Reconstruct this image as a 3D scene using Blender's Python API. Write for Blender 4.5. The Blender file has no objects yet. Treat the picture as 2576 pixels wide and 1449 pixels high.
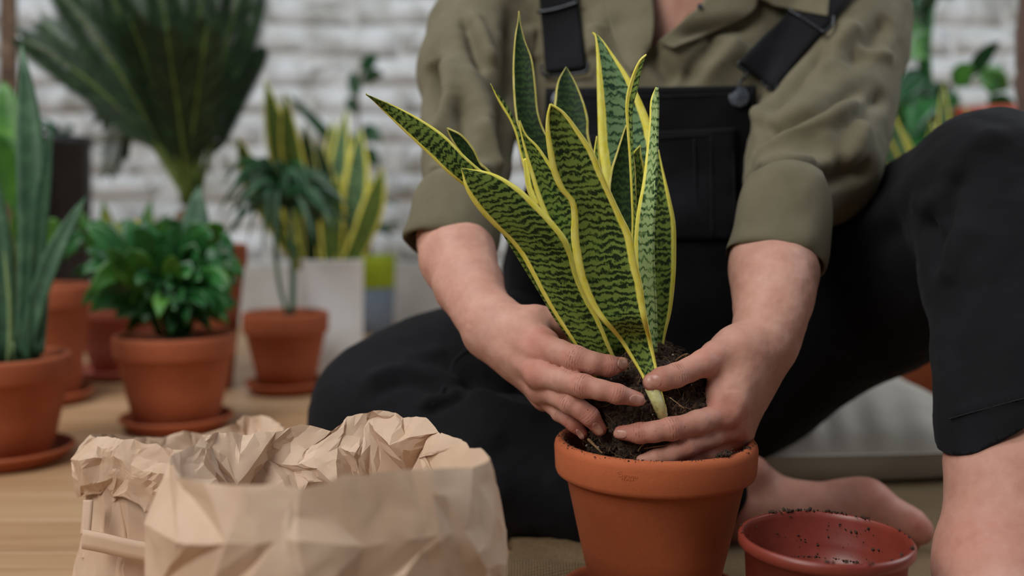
import bpy, bmesh, math, random
import numpy as np
from mathutils import Vector, Matrix
from mathutils.bvhtree import BVHTree

# ------------------------------------------------------------------ camera, world, light, exposure
SC = bpy.context.scene
COL = SC.collection
F_PX, CX, CY = 2504.0, 1288.0, 724.5          # 35 mm lens on a 2576 px frame
CAM_H, PITCH = 0.30, math.radians(4.5)

cam_data = bpy.data.cameras.new('camera')
cam = bpy.data.objects.new('camera', cam_data)
COL.objects.link(cam)
cam.location = (0, 0, CAM_H)
cam.rotation_euler = (math.pi / 2 - PITCH, 0, 0)
cam_data.sensor_width = 36.0
cam_data.lens = 36.0 * F_PX / 2576.0
cam_data.clip_start = 0.02
cam_data.clip_end = 60
cam_data.dof.use_dof = True
cam_data.dof.focus_distance = 0.675
cam_data.dof.aperture_fstop = 3.1
SC.camera = cam

SC.view_settings.view_transform = 'Standard'
SC.view_settings.look = 'None'
SC.view_settings.gamma = 1.0
SC.view_settings.use_curve_mapping = False
SC.view_settings.exposure = 0.06

world = bpy.data.worlds.new('world')
SC.world = world
world.use_nodes = True
_bg = world.node_tree.nodes['Background']
_bg.inputs[0].default_value = (0.86, 0.93, 1.0, 1)
_bg.inputs[1].default_value = 0.11


def area_light(name, loc, target, sx, sy, power, color):
    d = bpy.data.lights.new(name, 'AREA')
    d.shape = 'RECTANGLE'
    d.size, d.size_y, d.energy, d.color = sx, sy, power, color
    o = bpy.data.objects.new(name, d)
    COL.objects.link(o)
    o.location = loc
    o.rotation_euler = (Vector(target) - Vector(loc)).to_track_quat('-Z', 'Y').to_euler()
    return o


area_light('window_daylight', (-1.30, -0.55, 1.65), (0.15, 0.85, 0.15), 1.0, 1.1, 33, (1.0, 0.97, 0.93))
area_light('window_daylight_back', (-0.9, 0.75, 2.3), (0.1, 2.65, 0.3), 1.6, 1.0, 29, (0.94, 0.97, 1.0))
area_light('window_daylight_right', (2.1, 1.3, 1.5), (0.55, 1.05, 0.08), 1.2, 1.2, 24, (0.90, 0.95, 1.0))

# ------------------------------------------------------------------ helpers
rng = np.random.default_rng(7)
random.seed(7)
_cp, _sp = math.cos(PITCH), math.sin(PITCH)


def PX(px, py, D):
    """world point at depth D (m along the lens axis) seen at photo pixel px, py"""
    xr = (px - CX) / F_PX * D
    up = -(py - CY) / F_PX * D
    return np.array([xr, D * _cp + up * _sp, CAM_H - D * _sp + up * _cp])


def RPX(r, D):
    return r * D / F_PX


def on_floor(px, py, z=0.0):
    a = PX(px, py, 1.0)
    c = np.array([0, 0, CAM_H])
    t = (z - CAM_H) / (a[2] - CAM_H)
    return c + (a - c) * t


def project(P):
    P = np.asarray(P, float)
    q = P - np.array([0, 0, CAM_H])
    D = q[..., 1] * _cp - q[..., 2] * _sp
    up = q[..., 1] * _sp + q[..., 2] * _cp
    return np.stack([CX + q[..., 0] / D * F_PX, CY - up / D * F_PX, D], -1)


def srgb(h, a=1.0):
    if isinstance(h, str):
        h = h.lstrip('#')
        c = [int(h[i:i + 2], 16) / 255 for i in (0, 2, 4)]
    else:
        c = [v / 255 for v in h]
    return tuple(((v / 12.92) if v <= 0.04045 else ((v + 0.055) / 1.055) ** 2.4) for v in c) + (a,)


def tag(o, label=None, category=None, group=None, kind=None):
    if label: o['label'] = label
    if category: o['category'] = category
    if group: o['group'] = group
    if kind: o['kind'] = kind
    return o


def mesh_obj(name, verts, faces, mat=None, parent=None, smooth=True, loc=None, uvs=None):
    me = bpy.data.meshes.new(name)
    if isinstance(verts, np.ndarray) and isinstance(faces, np.ndarray) and len(faces):
        nv, nf, k = len(verts), len(faces), faces.shape[1]
        me.vertices.add(nv)
        me.vertices.foreach_set('co', verts.astype(np.float32).ravel())
        me.loops.add(nf * k)
        me.loops.foreach_set('vertex_index', faces.astype(np.int32).ravel())
        me.polygons.add(nf)
        me.polygons.foreach_set('loop_start', np.arange(0, nf * k, k, dtype=np.int32))
        me.update(calc_edges=True)
        me.validate()
    else:
        me.from_pydata([tuple(map(float, v)) for v in verts], [], [tuple(int(i) for i in f) for f in faces])
    if smooth:
        me.polygons.foreach_set('use_smooth', [True] * len(me.polygons))
    if uvs is not None:
        uvl = me.uv_layers.new(name='UVMap')
        vi = np.empty(len(me.loops), np.int32)
        me.loops.foreach_get('vertex_index', vi)
        uvl.data.foreach_set('uv', np.asarray(uvs, np.float32)[vi].ravel())
    if mat is not None:
        me.materials.append(mat)
    return link(name, me, parent, loc)


def link(name, me, parent=None, loc=None):
    o = bpy.data.objects.new(name, me)
    COL.objects.link(o)
    if loc is not None:
        o.location = tuple(map(float, loc))
    if parent is not None:
        o.parent = parent
    return o


def empty(name, loc=(0, 0, 0), rz=0.0, parent=None):
    o = bpy.data.objects.new(name, None)
    COL.objects.link(o)
    o.location = tuple(map(float, loc))
    o.rotation_euler = (0, 0, rz)
    o.empty_display_size = 0.02
    if parent is not None:
        o.parent = parent
    return o


def fattr(o, name, values):
    a = o.data.attributes.new(name, 'FLOAT', 'POINT')
    a.data.foreach_set('value', np.asarray(values, np.float32))


def catmull(pts, n):
    """n samples per span through the control points (rows)"""
    P = np.asarray(pts, float)
    P = np.vstack([2 * P[0] - P[1], P, 2 * P[-1] - P[-2]])
    out = []
    for i in range(1, len(P) - 2):
        t = np.linspace(0, 1, n, endpoint=False)[:, None]
        a, b, c, d = P[i - 1], P[i], P[i + 1], P[i + 2]
        out.append(0.5 * (2 * b + (c - a) * t + (2 * a - 5 * b + 4 * c - d) * t ** 2 + (3 * b - a - 3 * c + d) * t ** 3))
    out.append(P[-2][None])
    return np.vstack(out)


def catmull_closed(pts, n):
    P = np.asarray(pts, float)
    m = len(P)
    out = []
    for i in range(m):
        t = np.linspace(0, 1, n, endpoint=False)[:, None]
        a, b, c, d = P[(i - 1) % m], P[i], P[(i + 1) % m], P[(i + 2) % m]
        out.append(0.5 * (2 * b + (c - a) * t + (2 * a - 5 * b + 4 * c - d) * t ** 2 + (3 * b - a - 3 * c + d) * t ** 3))
    return np.vstack(out)


def grid_faces(nu, nv, closed_v=False):
    """faces of a (nu rows) x (nv columns) vertex grid"""
    i, j = np.meshgrid(np.arange(nu - 1), np.arange(nv if closed_v else nv - 1), indexing='ij')
    j2 = (j + 1) % nv
    return np.stack([i * nv + j, i * nv + j2, (i + 1) * nv + j2, (i + 1) * nv + j], -1).reshape(-1, 4)


def lathe(profile, n=64):
    """closed surface of revolution round z; profile = [(r, z)...]"""
    pr = np.asarray(profile, float)
    a = np.linspace(0, 2 * math.pi, n, endpoint=False)
    V = np.stack([pr[:, None, 0] * np.cos(a), pr[:, None, 0] * np.sin(a), np.repeat(pr[:, 1:2], n, 1)], -1).reshape(-1, 3)
    return V, grid_faces(len(pr), n, True)


def tube(path, radii, n=8, caps=True):
    P = np.asarray(path, float)
    R = np.broadcast_to(np.asarray(radii, float), (len(P),))
    T = np.gradient(P, axis=0)
    T /= np.linalg.norm(T, axis=1)[:, None] + 1e-12
    ref = np.array([0, 0, 1.0]) if abs(T[0][2]) < 0.9 else np.array([1.0, 0, 0])
    A = np.cross(T, ref); A /= np.linalg.norm(A, axis=1)[:, None] + 1e-12
    B = np.cross(T, A)
    a = np.linspace(0, 2 * math.pi, n, endpoint=False)
    V = (P[:, None] + R[:, None, None] * (A[:, None] * np.cos(a)[None, :, None] + B[:, None] * np.sin(a)[None, :, None])).reshape(-1, 3)
    Fc = [tuple(f) for f in grid_faces(len(P), n, True)]
    if caps:
        Fc.append(tuple(range(n))[::-1])
        Fc.append(tuple(range((len(P) - 1) * n, len(P) * n)))
    return V, Fc


def join(parts):
    V, Fc, k = [], [], 0
    for v, f in parts:
        V.append(np.asarray(v, float)); Fc += [tuple(int(i) + k for i in q) for q in f]; k += len(v)
    return np.vstack(V), Fc


# ---- value noise on points (numpy)
_perm = rng.integers(0, 2 ** 31, 4096)


def _hash(i, j, k):
    h = (i * 374761393 + j * 668265263 + k * 2147483647) & 0x7fffffff
    h = (h ^ (h >> 13)) * 1274126177 & 0x7fffffff
    return ((h ^ (h >> 16)) & 0xffff) / 32767.5 - 1.0


def vnoise(P, scale=1.0, seed=0):
    Q = np.asarray(P, float) * scale + seed * 17.13
    I = np.floor(Q).astype(np.int64)
    f = Q - I
    f = f * f * (3 - 2 * f)
    i, j, k = I[..., 0], I[..., 1], I[..., 2]
    x, y, z = f[..., 0], f[..., 1], f[..., 2]
    r = 0
    for a in (0, 1):
        for b in (0, 1):
            for c in (0, 1):
                w = (x if a else 1 - x) * (y if b else 1 - y) * (z if c else 1 - z)
                r = r + w * _hash(i + a, j + b, k + c)
    return r


def fbm(P, scale=1.0, octaves=3, seed=0):
    r, a = 0, 1.0
    for o in range(octaves):
        r = r + a * vnoise(P, scale * 2 ** o, seed + o * 3)
        a *= 0.5
    return r


def crumpled_paper(rows, cols, seed, amps, keep=(), jit=0.30, rowamp=None, local=None):
    """rows: list of closed loops (m x 3) of a smooth paper surface. Returns a creased triangle mesh: a jittered
    coarse lattice of flat facets, each split again with smaller bends. amps: displacement per level (m);
    keep: rows that stay on the given line"""
    g = np.random.default_rng(seed)
    nr, m = len(rows), len(rows[0])
    V, idx = [], np.zeros((nr, cols), int)
    for r in range(nr):
        s = (np.arange(cols) + 0.5 * (r % 2) + g.uniform(-jit, jit, cols)) / cols * m
        i0 = np.floor(s).astype(int); f = (s - i0)[:, None]
        up = rows[max(r - 1, 0)]; dn = rows[min(r + 1, nr - 1)]
        P = rows[r][i0 % m] * (1 - f) + rows[r][(i0 + 1) % m] * f
        if r not in keep:
            k = g.uniform(-jit, jit, cols)[:, None]
            other = np.where(k < 0, up[i0 % m], dn[i0 % m])
            P = P + (other - P) * np.abs(k) * 0.8
        sc = 0.22 if r in keep else (rowamp[r] if rowamp else 1.0)
        P = P + g.normal(size=P.shape) * amps[0] * sc * np.array([1, 1, 0.7]) * (local(P)[:, None] if local else 1)
        idx[r] = np.arange(len(V), len(V) + cols); V += list(P)
    T = []
    for r in range(nr - 1):
        for c in range(cols):
            c2 = (c + 1) % cols
            a, b, d, e = idx[r][c], idx[r][c2], idx[r + 1][c], idx[r + 1][c2]
            if (g.random() < 0.5):
                T += [(a, b, e), (a, e, d)]
            else:
                T += [(a, b, d), (b, e, d)]
    V = np.array(V); T = np.array(T)
    for amp in amps[1:]:
        E = np.sort(np.vstack([T[:, [0, 1]], T[:, [1, 2]], T[:, [2, 0]]]), 1)
        U, inv = np.unique(E, axis=0, return_inverse=True)
        inv = inv.reshape(-1)
        t = g.uniform(0.36, 0.64, len(U))[:, None]
        Mid = V[U[:, 0]] * t + V[U[:, 1]] * (1 - t)
        Mid = Mid + g.normal(size=(len(U), 3)) * amp * (local(Mid)[:, None] if local else 1)
        k = len(V); n = len(T)
        a, b, c = inv[:n] + k, inv[n:2 * n] + k, inv[2 * n:] + k
        T = np.vstack([np.stack([T[:, 0], a, c], 1), np.stack([a, T[:, 1], b], 1), np.stack([c, b, T[:, 2]], 1), np.stack([a, b, c], 1)])
        V = np.vstack([V, Mid])
    return V, T


# ------------------------------------------------------------------ implicit surfaces for bodies and cloth
class SDF:
    def __init__(self):
        self.pr = []

    def cone(self, a, b, ra, rb, k=0.008, flat=None, sub=False):
        """tapered capsule; flat=(axis, s) stretches it by s along axis"""
        self.pr.append((np.asarray(a, float), np.asarray(b, float), float(ra), float(rb), float(k), flat, sub))
        return self

    def ball(self, c, r, k=0.008, flat=None, sub=False):
        c = np.asarray(c, float)
        return self.cone(c, c + np.array([0, 0, 1e-5]), r, r, k, flat, sub)

    def chain(self, pts, k=0.006, flat=None):
        """pts rows: px, py, D, radius in photo pixels"""
        for p, q in zip(pts[:-1], pts[1:]):
            self.cone(PX(*p[:3]), PX(*q[:3]), RPX(p[3], p[2]), RPX(q[3], q[2]), k, flat)
        return self

    @staticmethod
    def _d(P, pr):
        a, b, ra, rb, k, flat, sub = pr
        q = P - a.astype(P.dtype)
        ab = b - a
        if flat is not None:
            ax, s = np.asarray(flat[0], float), flat[1]
            ax = ax / np.linalg.norm(ax)
            q = q + (q @ ax.astype(P.dtype))[..., None] * (ax * (1 / s - 1)).astype(P.dtype)
            ab = ab + ax * (ab @ ax) * (1 / s - 1)
        ab = ab.astype(P.dtype)
        t = np.clip((q @ ab) / max(float(ab @ ab), 1e-12), 0, 1)
        d = np.sqrt(((q - t[..., None] * ab) ** 2).sum(-1)) - (ra + (rb - ra) * t)
        return d

    @staticmethod
    def _mix(a, b, k, sub):
        if sub:
            b = -b
            h = np.clip(0.5 + 0.5 * (a - b) / k, 0, 1)
            return b + (a - b) * h + k * h * (1 - h)
        h = np.clip(0.5 + 0.5 * (b - a) / k, 0, 1)
        return b + (a - b) * h - k * h * (1 - h)

    def eval(self, P):
        P = np.asarray(P, float)
        f = np.full(P.shape[:-1], 1.0)
        for pr in self.pr:
            f = self._mix(f, self._d(P, pr), pr[4], pr[6])
        return f

    def mesh(self, h, smooth=1):
        lo, hi = np.full(3, 9e9), np.full(3, -9e9)
        boxes = []
        for a, b, ra, rb, k, flat, sub in self.pr:
            m = max(ra, rb) * (max(1, flat[1]) if flat else 1) + 2 * k + 3 * h
            l, u = np.minimum(a, b) - m, np.maximum(a, b) + m
            boxes.append((l, u))
            if not sub:
                lo, hi = np.minimum(lo, l), np.maximum(hi, u)
        n = np.ceil((hi - lo) / h).astype(int) + 1
        G = np.full(n, 1.0, np.float32)
        ax = [(lo[i] + np.arange(n[i]) * h).astype(np.float32) for i in range(3)]
        for pr, (l, u) in zip(self.pr, boxes):
            s = [slice(max(0, int((l[i] - lo[i]) / h)), min(n[i], int((u[i] - lo[i]) / h) + 2)) for i in range(3)]
            if any(q.stop <= q.start for q in s):
                continue
            P = np.stack(np.meshgrid(ax[0][s[0]], ax[1][s[1]], ax[2][s[2]], indexing='ij'), -1)
            d = self._d(P, pr).astype(np.float32)
            G[s[0], s[1], s[2]] = self._mix(G[s[0], s[1], s[2]], d, pr[4], pr[6])
        V, Fc = surface_nets(G, lo, h)
        for _ in range(smooth):
            V = laplace(V, Fc, 0.5)
        return V, Fc

    def trace(self, px, py, start=0.5, steps=34, far=1.6):
        """first point of the surface on the line of sight through photo pixels"""
        px, py = np.broadcast_arrays(np.asarray(px, float), np.asarray(py, float))
        D = np.full(px.shape, start)
        for _ in range(steps):
            P = np.stack([(px - CX) / F_PX * D, D * _cp - (py - CY) / F_PX * D * _sp,
                          CAM_H - D * _sp - (py - CY) / F_PX * D * _cp], -1)
            D = np.minimum(D + self.eval(P) * 0.92, far)
        return P, D


def surface_nets(G, lo, h):
    n0, n1, n2 = G.shape
    ins = G < 0
    c = ins[:-1, :-1, :-1].astype(np.int8)
    cnt = np.zeros((n0 - 1, n1 - 1, n2 - 1), np.int8)
    offs = [(i, j, k) for i in (0, 1) for j in (0, 1) for k in (0, 1)]
    for i, j, k in offs:
        cnt += ins[i:n0 - 1 + i, j:n1 - 1 + j, k:n2 - 1 + k]
    act = (cnt > 0) & (cnt < 8)
    idx = np.argwhere(act)
    vid = np.full(act.shape, -1, np.int64)
    vid[act] = np.arange(len(idx))
    acc = np.zeros((len(idx), 3)); num = np.zeros(len(idx))
    for i, j, k in offs:
        for axis in range(3):
            o = [i, j, k]
            if o[axis] == 1: continue
            o2 = list(o); o2[axis] = 1
            v0 = G[idx[:, 0] + o[0], idx[:, 1] + o[1], idx[:, 2] + o[2]]
            v1 = G[idx[:, 0] + o2[0], idx[:, 1] + o2[1], idx[:, 2] + o2[2]]
            m = (v0 < 0) != (v1 < 0)
            t = np.where(m, v0 / np.where(m, v0 - v1, 1), 0)
            p = np.tile(np.array(o, float), (len(idx), 1)); p[:, axis] += t
            acc[m] += p[m]; num[m] += 1
    V = lo + (idx + acc / num[:, None]) * h
    F = []
    for axis in range(3):
        b, cc = (axis + 1) % 3, (axis + 2) % 3
        s0 = [slice(None)] * 3; s1 = [slice(None)] * 3
        s0[axis] = slice(0, -1); s1[axis] = slice(1, None)
        e = np.argwhere(ins[tuple(s0)] != ins[tuple(s1)])
        ok = (e[:, b] > 0) & (e[:, cc] > 0) & (e[:, b] < G.shape[b] - 1) & (e[:, cc] < G.shape[cc] - 1)
        e = e[ok]
        if not len(e): continue
        q = []
        for db, dc in ((-1, -1), (0, -1), (0, 0), (-1, 0)):
            w = e.copy(); w[:, b] += db; w[:, cc] += dc
            q.append(vid[w[:, 0], w[:, 1], w[:, 2]])
        q = np.stack(q, 1)
        flip = ~ins[e[:, 0], e[:, 1], e[:, 2]]
        q[flip] = q[flip][:, ::-1]
        F.append(q)
    return V, np.vstack(F)


def laplace(V, Fc, lam):
    acc = np.zeros_like(V); num = np.zeros(len(V))
    for i in range(4):
        for j in (1, 3):
            np.add.at(acc, Fc[:, i], V[Fc[:, (i + j) % 4]])
            np.add.at(num, Fc[:, i], 1)
    return V + lam * (acc / np.maximum(num, 1)[:, None] - V)


def vnormals(V, Fc):
    n = np.cross(V[Fc[:, 2]] - V[Fc[:, 0]], V[Fc[:, 3]] - V[Fc[:, 1]])
    N = np.zeros_like(V)
    for i in range(4):
        np.add.at(N, Fc[:, i], n)
    return N / (np.linalg.norm(N, axis=1)[:, None] + 1e-12)


def seg_dist(P, a, b):
    ab = b - a
    t = np.clip(((P - a) @ ab) / max(ab @ ab, 1e-12), 0, 1)
    return np.linalg.norm(P - a - t[:, None] * ab, axis=1), t


def folds(V, N, sdf, lines, start=0.55):
    """press creases (amp<0) and ridges (amp>0) into cloth along photo polylines: ([(px,py)..], width m, amp m)"""
    D = np.zeros(len(V))
    for pts, w, amp in lines:
        p = np.asarray(pts, float)
        W, _ = sdf.trace(p[:, 0], p[:, 1], start)
        W = catmull(W, 5) if len(W) > 2 else W
        best = np.full(len(V), 9.0); ends = np.zeros(len(V))
        L = len(W) - 1
        near = np.nonzero(((V > W.min(0) - 3 * w) & (V < W.max(0) + 3 * w)).all(1))[0]
        if not len(near): continue
        Vn = V[near]; bn = np.full(len(near), 9.0); en = np.zeros(len(near))
        for i in range(L):
            d, t = seg_dist(Vn, W[i], W[i + 1])
            m = d < bn
            bn[m] = d[m]; en[m] = (i + t[m]) / L
        best[near] = bn; ends[near] = en
        fade = np.clip(np.minimum(ends, 1 - ends) * 5 + 0.15, 0, 1)
        D += amp * fade * np.exp(-(best / w) ** 2)
    return V + N * D[:, None]
# ------------------------------------------------------------------ procedural materials
class Nodes:
    def __init__(self, name):
        self.m = bpy.data.materials.new(name)
        self.m.use_nodes = True
        self.t = self.m.node_tree
        self.bsdf = self.t.nodes['Principled BSDF']

    def new(self, kind, **kw):
        n = self.t.nodes.new(kind)
        for k, v in kw.items():
            if k.startswith('i_'):
                key = k[2:]
                n.inputs[int(key) if key.isdigit() else key.replace('_', ' ')].default_value = v
            else:
                setattr(n, k, v)
        return n

    def link(self, a, b):
        self.t.links.new(a, b)

    def math(self, op, a, b=None, c=None, clamp=False):
        n = self.t.nodes.new('ShaderNodeMath'); n.operation = op; n.use_clamp = clamp
        for i, v in enumerate((a, b, c)):
            if v is None: continue
            if isinstance(v, (int, float)): n.inputs[i].default_value = v
            else: self.link(v, n.inputs[i])
        return n.outputs[0]

    def coord(self, kind='Object', scale=None):
        o = self.new('ShaderNodeTexCoord').outputs[kind]
        if scale is not None:
            mp = self.new('ShaderNodeMapping')
            mp.inputs['Scale'].default_value = scale
            self.link(o, mp.inputs['Vector'])
            o = mp.outputs[0]
        return o

    def noise(self, vec, scale, detail=4, rough=0.55, dist=0.0):
        n = self.new('ShaderNodeTexNoise')
        n.inputs['Scale'].default_value = scale
        n.inputs['Detail'].default_value = detail
        n.inputs['Roughness'].default_value = rough
        n.inputs['Distortion'].default_value = dist
        if vec is not None: self.link(vec, n.inputs['Vector'])
        return n.outputs['Fac']

    def ramp(self, fac, stops):
        r = self.new('ShaderNodeValToRGB')
        el = r.color_ramp.elements
        while len(el) < len(stops): el.new(0.5)
        for e, (p, c) in zip(el, stops):
            e.position = p
            e.color = srgb(c) if isinstance(c, (str, list)) or (isinstance(c, tuple) and len(c) == 3) else c
        self.link(fac, r.inputs[0])
        return r.outputs[0]

    def mix(self, fac, a, b, mode='MIX'):
        n = self.new('ShaderNodeMix', data_type='RGBA', blend_type=mode)
        for sock, v in ((n.inputs[0], fac), (n.inputs[6], a), (n.inputs[7], b)):
            if isinstance(v, (int, float)): sock.default_value = v
            elif isinstance(v, (tuple, list, str)): sock.default_value = srgb(v) if (isinstance(v, str) or len(v) == 3) else v
            else: self.link(v, sock)
        return n.outputs[2]

    def bump(self, height, strength, dist=0.001, prev=None):
        b = self.new('ShaderNodeBump')
        b.inputs['Strength'].default_value = strength
        b.inputs['Distance'].default_value = dist
        self.link(height, b.inputs['Height'])
        if prev is not None: self.link(prev, b.inputs['Normal'])
        return b.outputs[0]

    def out(self, color=None, rough=None, normal=None, **kw):
        if color is not None:
            if isinstance(color, (str, tuple)): self.bsdf.inputs['Base Color'].default_value = srgb(color) if len(color) != 4 else color
            else: self.link(color, self.bsdf.inputs['Base Color'])
        if rough is not None:
            if isinstance(rough, (int, float)): self.bsdf.inputs['Roughness'].default_value = rough
            else: self.link(rough, self.bsdf.inputs['Roughness'])
        if normal is not None: self.link(normal, self.bsdf.inputs['Normal'])
        for k, v in kw.items():
            self.bsdf.inputs[k.replace('_', ' ')].default_value = v
        return self.m


def mat_noise(name, stops, scale, rough=0.7, bump=0.0, bscale=None, bdist=0.001, detail=5, **kw):
    n = Nodes(name)
    v = n.coord()
    c = n.ramp(n.noise(v, scale, detail), stops)
    nor = n.bump(n.noise(v, bscale or scale * 6, 4), bump, bdist) if bump else None
    return n.out(c, rough, nor, **kw)


def mat_terracotta(name, a, b, c, speck=0.16):
    n = Nodes(name)
    v = n.coord()
    big = n.ramp(n.noise(v, 14, 5, 0.6), [(0.25, a), (0.55, b), (0.8, c)])
    fine = n.noise(v, 1500, 3, 0.7)
    col = n.mix(speck, big, n.ramp(fine, [(0.3, (90, 45, 30)), (0.5, b), (0.72, (225, 150, 105))]))
    nor = n.bump(fine, 0.25, 0.0003, n.bump(n.noise(v, 60, 3), 0.12, 0.001))
    return n.out(col, 0.82, nor)


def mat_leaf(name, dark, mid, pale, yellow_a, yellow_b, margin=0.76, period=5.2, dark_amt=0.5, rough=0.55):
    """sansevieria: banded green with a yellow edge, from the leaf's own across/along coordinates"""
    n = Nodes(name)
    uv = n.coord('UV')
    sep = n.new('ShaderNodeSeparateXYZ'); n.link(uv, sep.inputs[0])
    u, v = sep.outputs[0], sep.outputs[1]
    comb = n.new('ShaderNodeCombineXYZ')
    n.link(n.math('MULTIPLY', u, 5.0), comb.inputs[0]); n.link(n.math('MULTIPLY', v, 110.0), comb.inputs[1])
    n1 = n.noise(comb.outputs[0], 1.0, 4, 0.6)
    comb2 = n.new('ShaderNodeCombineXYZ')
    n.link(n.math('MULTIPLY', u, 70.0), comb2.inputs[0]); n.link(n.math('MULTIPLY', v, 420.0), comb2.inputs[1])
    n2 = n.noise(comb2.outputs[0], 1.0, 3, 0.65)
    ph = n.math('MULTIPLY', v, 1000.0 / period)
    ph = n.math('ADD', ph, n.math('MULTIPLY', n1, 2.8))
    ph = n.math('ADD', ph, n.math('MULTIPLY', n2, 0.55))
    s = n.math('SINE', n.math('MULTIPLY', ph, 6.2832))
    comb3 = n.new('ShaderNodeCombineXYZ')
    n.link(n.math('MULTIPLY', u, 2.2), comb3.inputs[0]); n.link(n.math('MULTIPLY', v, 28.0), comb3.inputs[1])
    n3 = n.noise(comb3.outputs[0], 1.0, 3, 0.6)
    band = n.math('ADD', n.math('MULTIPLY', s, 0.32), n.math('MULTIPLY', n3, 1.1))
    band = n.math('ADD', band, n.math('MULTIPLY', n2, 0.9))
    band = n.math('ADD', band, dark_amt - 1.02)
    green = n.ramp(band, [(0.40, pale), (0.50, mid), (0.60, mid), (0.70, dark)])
    e = n.math('MULTIPLY', n.math('ABSOLUTE', n.math('SUBTRACT', u, 0.5)), 2.0)
    e = n.math('ADD', e, n.math('MULTIPLY', n.math('SUBTRACT', n1, 0.5), 0.10))
    edge = n.new('ShaderNodeMapRange', interpolation_type='SMOOTHSTEP')
    edge.inputs[1].default_value = margin - 0.03; edge.inputs[2].default_value = margin + 0.03
    n.link(e, edge.inputs[0])
    yel = n.ramp(n.noise(comb3.outputs[0], 4.0, 3), [(0.35, yellow_a), (0.65, yellow_b)])
    rim = n.new('ShaderNodeMapRange'); rim.inputs[1].default_value = 0.965; rim.inputs[2].default_value = 1.0
    n.link(e, rim.inputs[0])
    col = n.mix(edge.outputs[0], green, yel)
    col = n.mix(n.math('MULTIPLY', rim.outputs[0], 0.22), col, (130, 95, 45))
    mid_line = n.new('ShaderNodeMapRange'); mid_line.inputs[1].default_value = 0.028; mid_line.inputs[2].default_value = 0.0
    n.link(e, mid_line.inputs[0])
    col = n.mix(n.math('MULTIPLY', mid_line.outputs[0], 0.45), col, pale)
    nor = n.bump(n2, 0.15, 0.0005)
    return n.out(col, rough, nor, Specular_IOR_Level=0.16)


M = {}
M['terra'] = mat_terracotta('terracotta', (168, 84, 46), (182, 94, 52), (196, 108, 62))
M['terra_deep'] = mat_terracotta('terracotta_deep', (143, 70, 38), (158, 79, 43), (171, 90, 50))
M['terra_pink'] = mat_terracotta('terracotta_pink', (160, 84, 68), (172, 94, 76), (184, 108, 90))
M['plastic_red'] = mat_noise('red_brown_plastic', [(0.3, (116, 46, 35)), (0.7, (132, 57, 44))], 40, 0.38, 0.06, 300, 0.0003)
M['soil'] = mat_noise('potting_soil', [(0.3, (30, 20, 15)), (0.5, (58, 41, 30)), (0.66, (98, 73, 54)), (0.8, (40, 28, 20))], 420, 0.95, 1.0, 500, 0.003)
M['crumb'] = mat_noise('soil_crumb', [(0.3, (28, 19, 14)), (0.7, (78, 56, 40))], 600, 0.95)
M['fibre'] = mat_noise('root_fibre', [(0.3, (96, 70, 44)), (0.7, (170, 136, 92))], 300, 0.85)
M['perlite'] = mat_noise('perlite', [(0.3, (190, 185, 175)), (0.7, (225, 222, 215))], 300, 0.9)

# skin: warm, redder at the knuckles and finger tips, creased across the joints
n = Nodes('skin')
v = n.coord()
base = n.ramp(n.noise(v, 55, 5, 0.6), [(0.3, (188, 139, 120)), (0.52, (200, 152, 133)), (0.75, (210, 165, 147))])
mott = n.noise(v, 170, 4, 0.6)
base = n.mix(n.math('MULTIPLY', mott, 0.30), base, (172, 108, 92))
at = n.new('ShaderNodeAttribute', attribute_name='red')
redf = n.math('MULTIPLY', at.outputs['Fac'], n.math('ADD', 0.45, n.math('MULTIPLY', mott, 0.75)), clamp=True)
base = n.mix(redf, base, (178, 90, 74))
jt = n.new('ShaderNodeAttribute', attribute_name='crease_pos').outputs['Fac']
jw = n.new('ShaderNodeAttribute', attribute_name='crease_mask').outputs['Fac']
wob = n.noise(v, 420, 3, 0.6)
ph = n.math('ADD', n.math('MULTIPLY', jt, 3.3), n.math('MULTIPLY', n.math('SUBTRACT', wob, 0.5), 5.0))
ln = n.new('ShaderNodeMapRange', interpolation_type='SMOOTHSTEP'); ln.inputs[1].default_value = 0.55; ln.inputs[2].default_value = 1.0
n.link(n.math('SINE', ph), ln.inputs[0])
gate = n.new('ShaderNodeMapRange'); gate.inputs[1].default_value = 0.40; gate.inputs[2].default_value = 0.58
n.link(n.noise(v, 240, 2, 0.5), gate.inputs[0])
line = n.math('MULTIPLY', n.math('MULTIPLY', ln.outputs[0], jw), gate.outputs[0])
base = n.mix(n.math('MULTIPLY', line, 0.42), base, (116, 62, 52))  # shade inside the joint creases painted into the skin colour
dirt = n.new('ShaderNodeAttribute', attribute_name='dirt')
dn = n.new('ShaderNodeMapRange'); dn.inputs[1].default_value = 0.64; dn.inputs[2].default_value = 0.69
n.link(n.noise(v, 800, 3, 0.6), dn.inputs[0])
base = n.mix(n.math('MULTIPLY', dn.outputs[0], dirt.outputs['Fac']), base, (58, 38, 28))
stb = n.new('ShaderNodeAttribute', attribute_name='stubble')
vd = n.new('ShaderNodeTexVoronoi'); vd.inputs['Scale'].default_value = 520
n.link(v, vd.inputs['Vector'])
sd = n.new('ShaderNodeMapRange'); sd.inputs[1].default_value = 0.16; sd.inputs[2].default_value = 0.06
n.link(vd.outputs['Distance'], sd.inputs[0])
base = n.mix(n.math('MULTIPLY', n.math('MULTIPLY', sd.outputs[0], stb.outputs['Fac']), 0.26), base, (110, 76, 66))
vor = n.new('ShaderNodeTexVoronoi', feature='DISTANCE_TO_EDGE'); vor.inputs['Scale'].default_value = 850
n.link(v, vor.inputs['Vector'])
nor = n.bump(vor.outputs[0], 0.22, 0.0004, n.bump(n.noise(v, 260, 3), 0.15, 0.0006))
nor = n.bump(n.math('MULTIPLY', line, -1.0), 0.8, 0.0007, nor)
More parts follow.
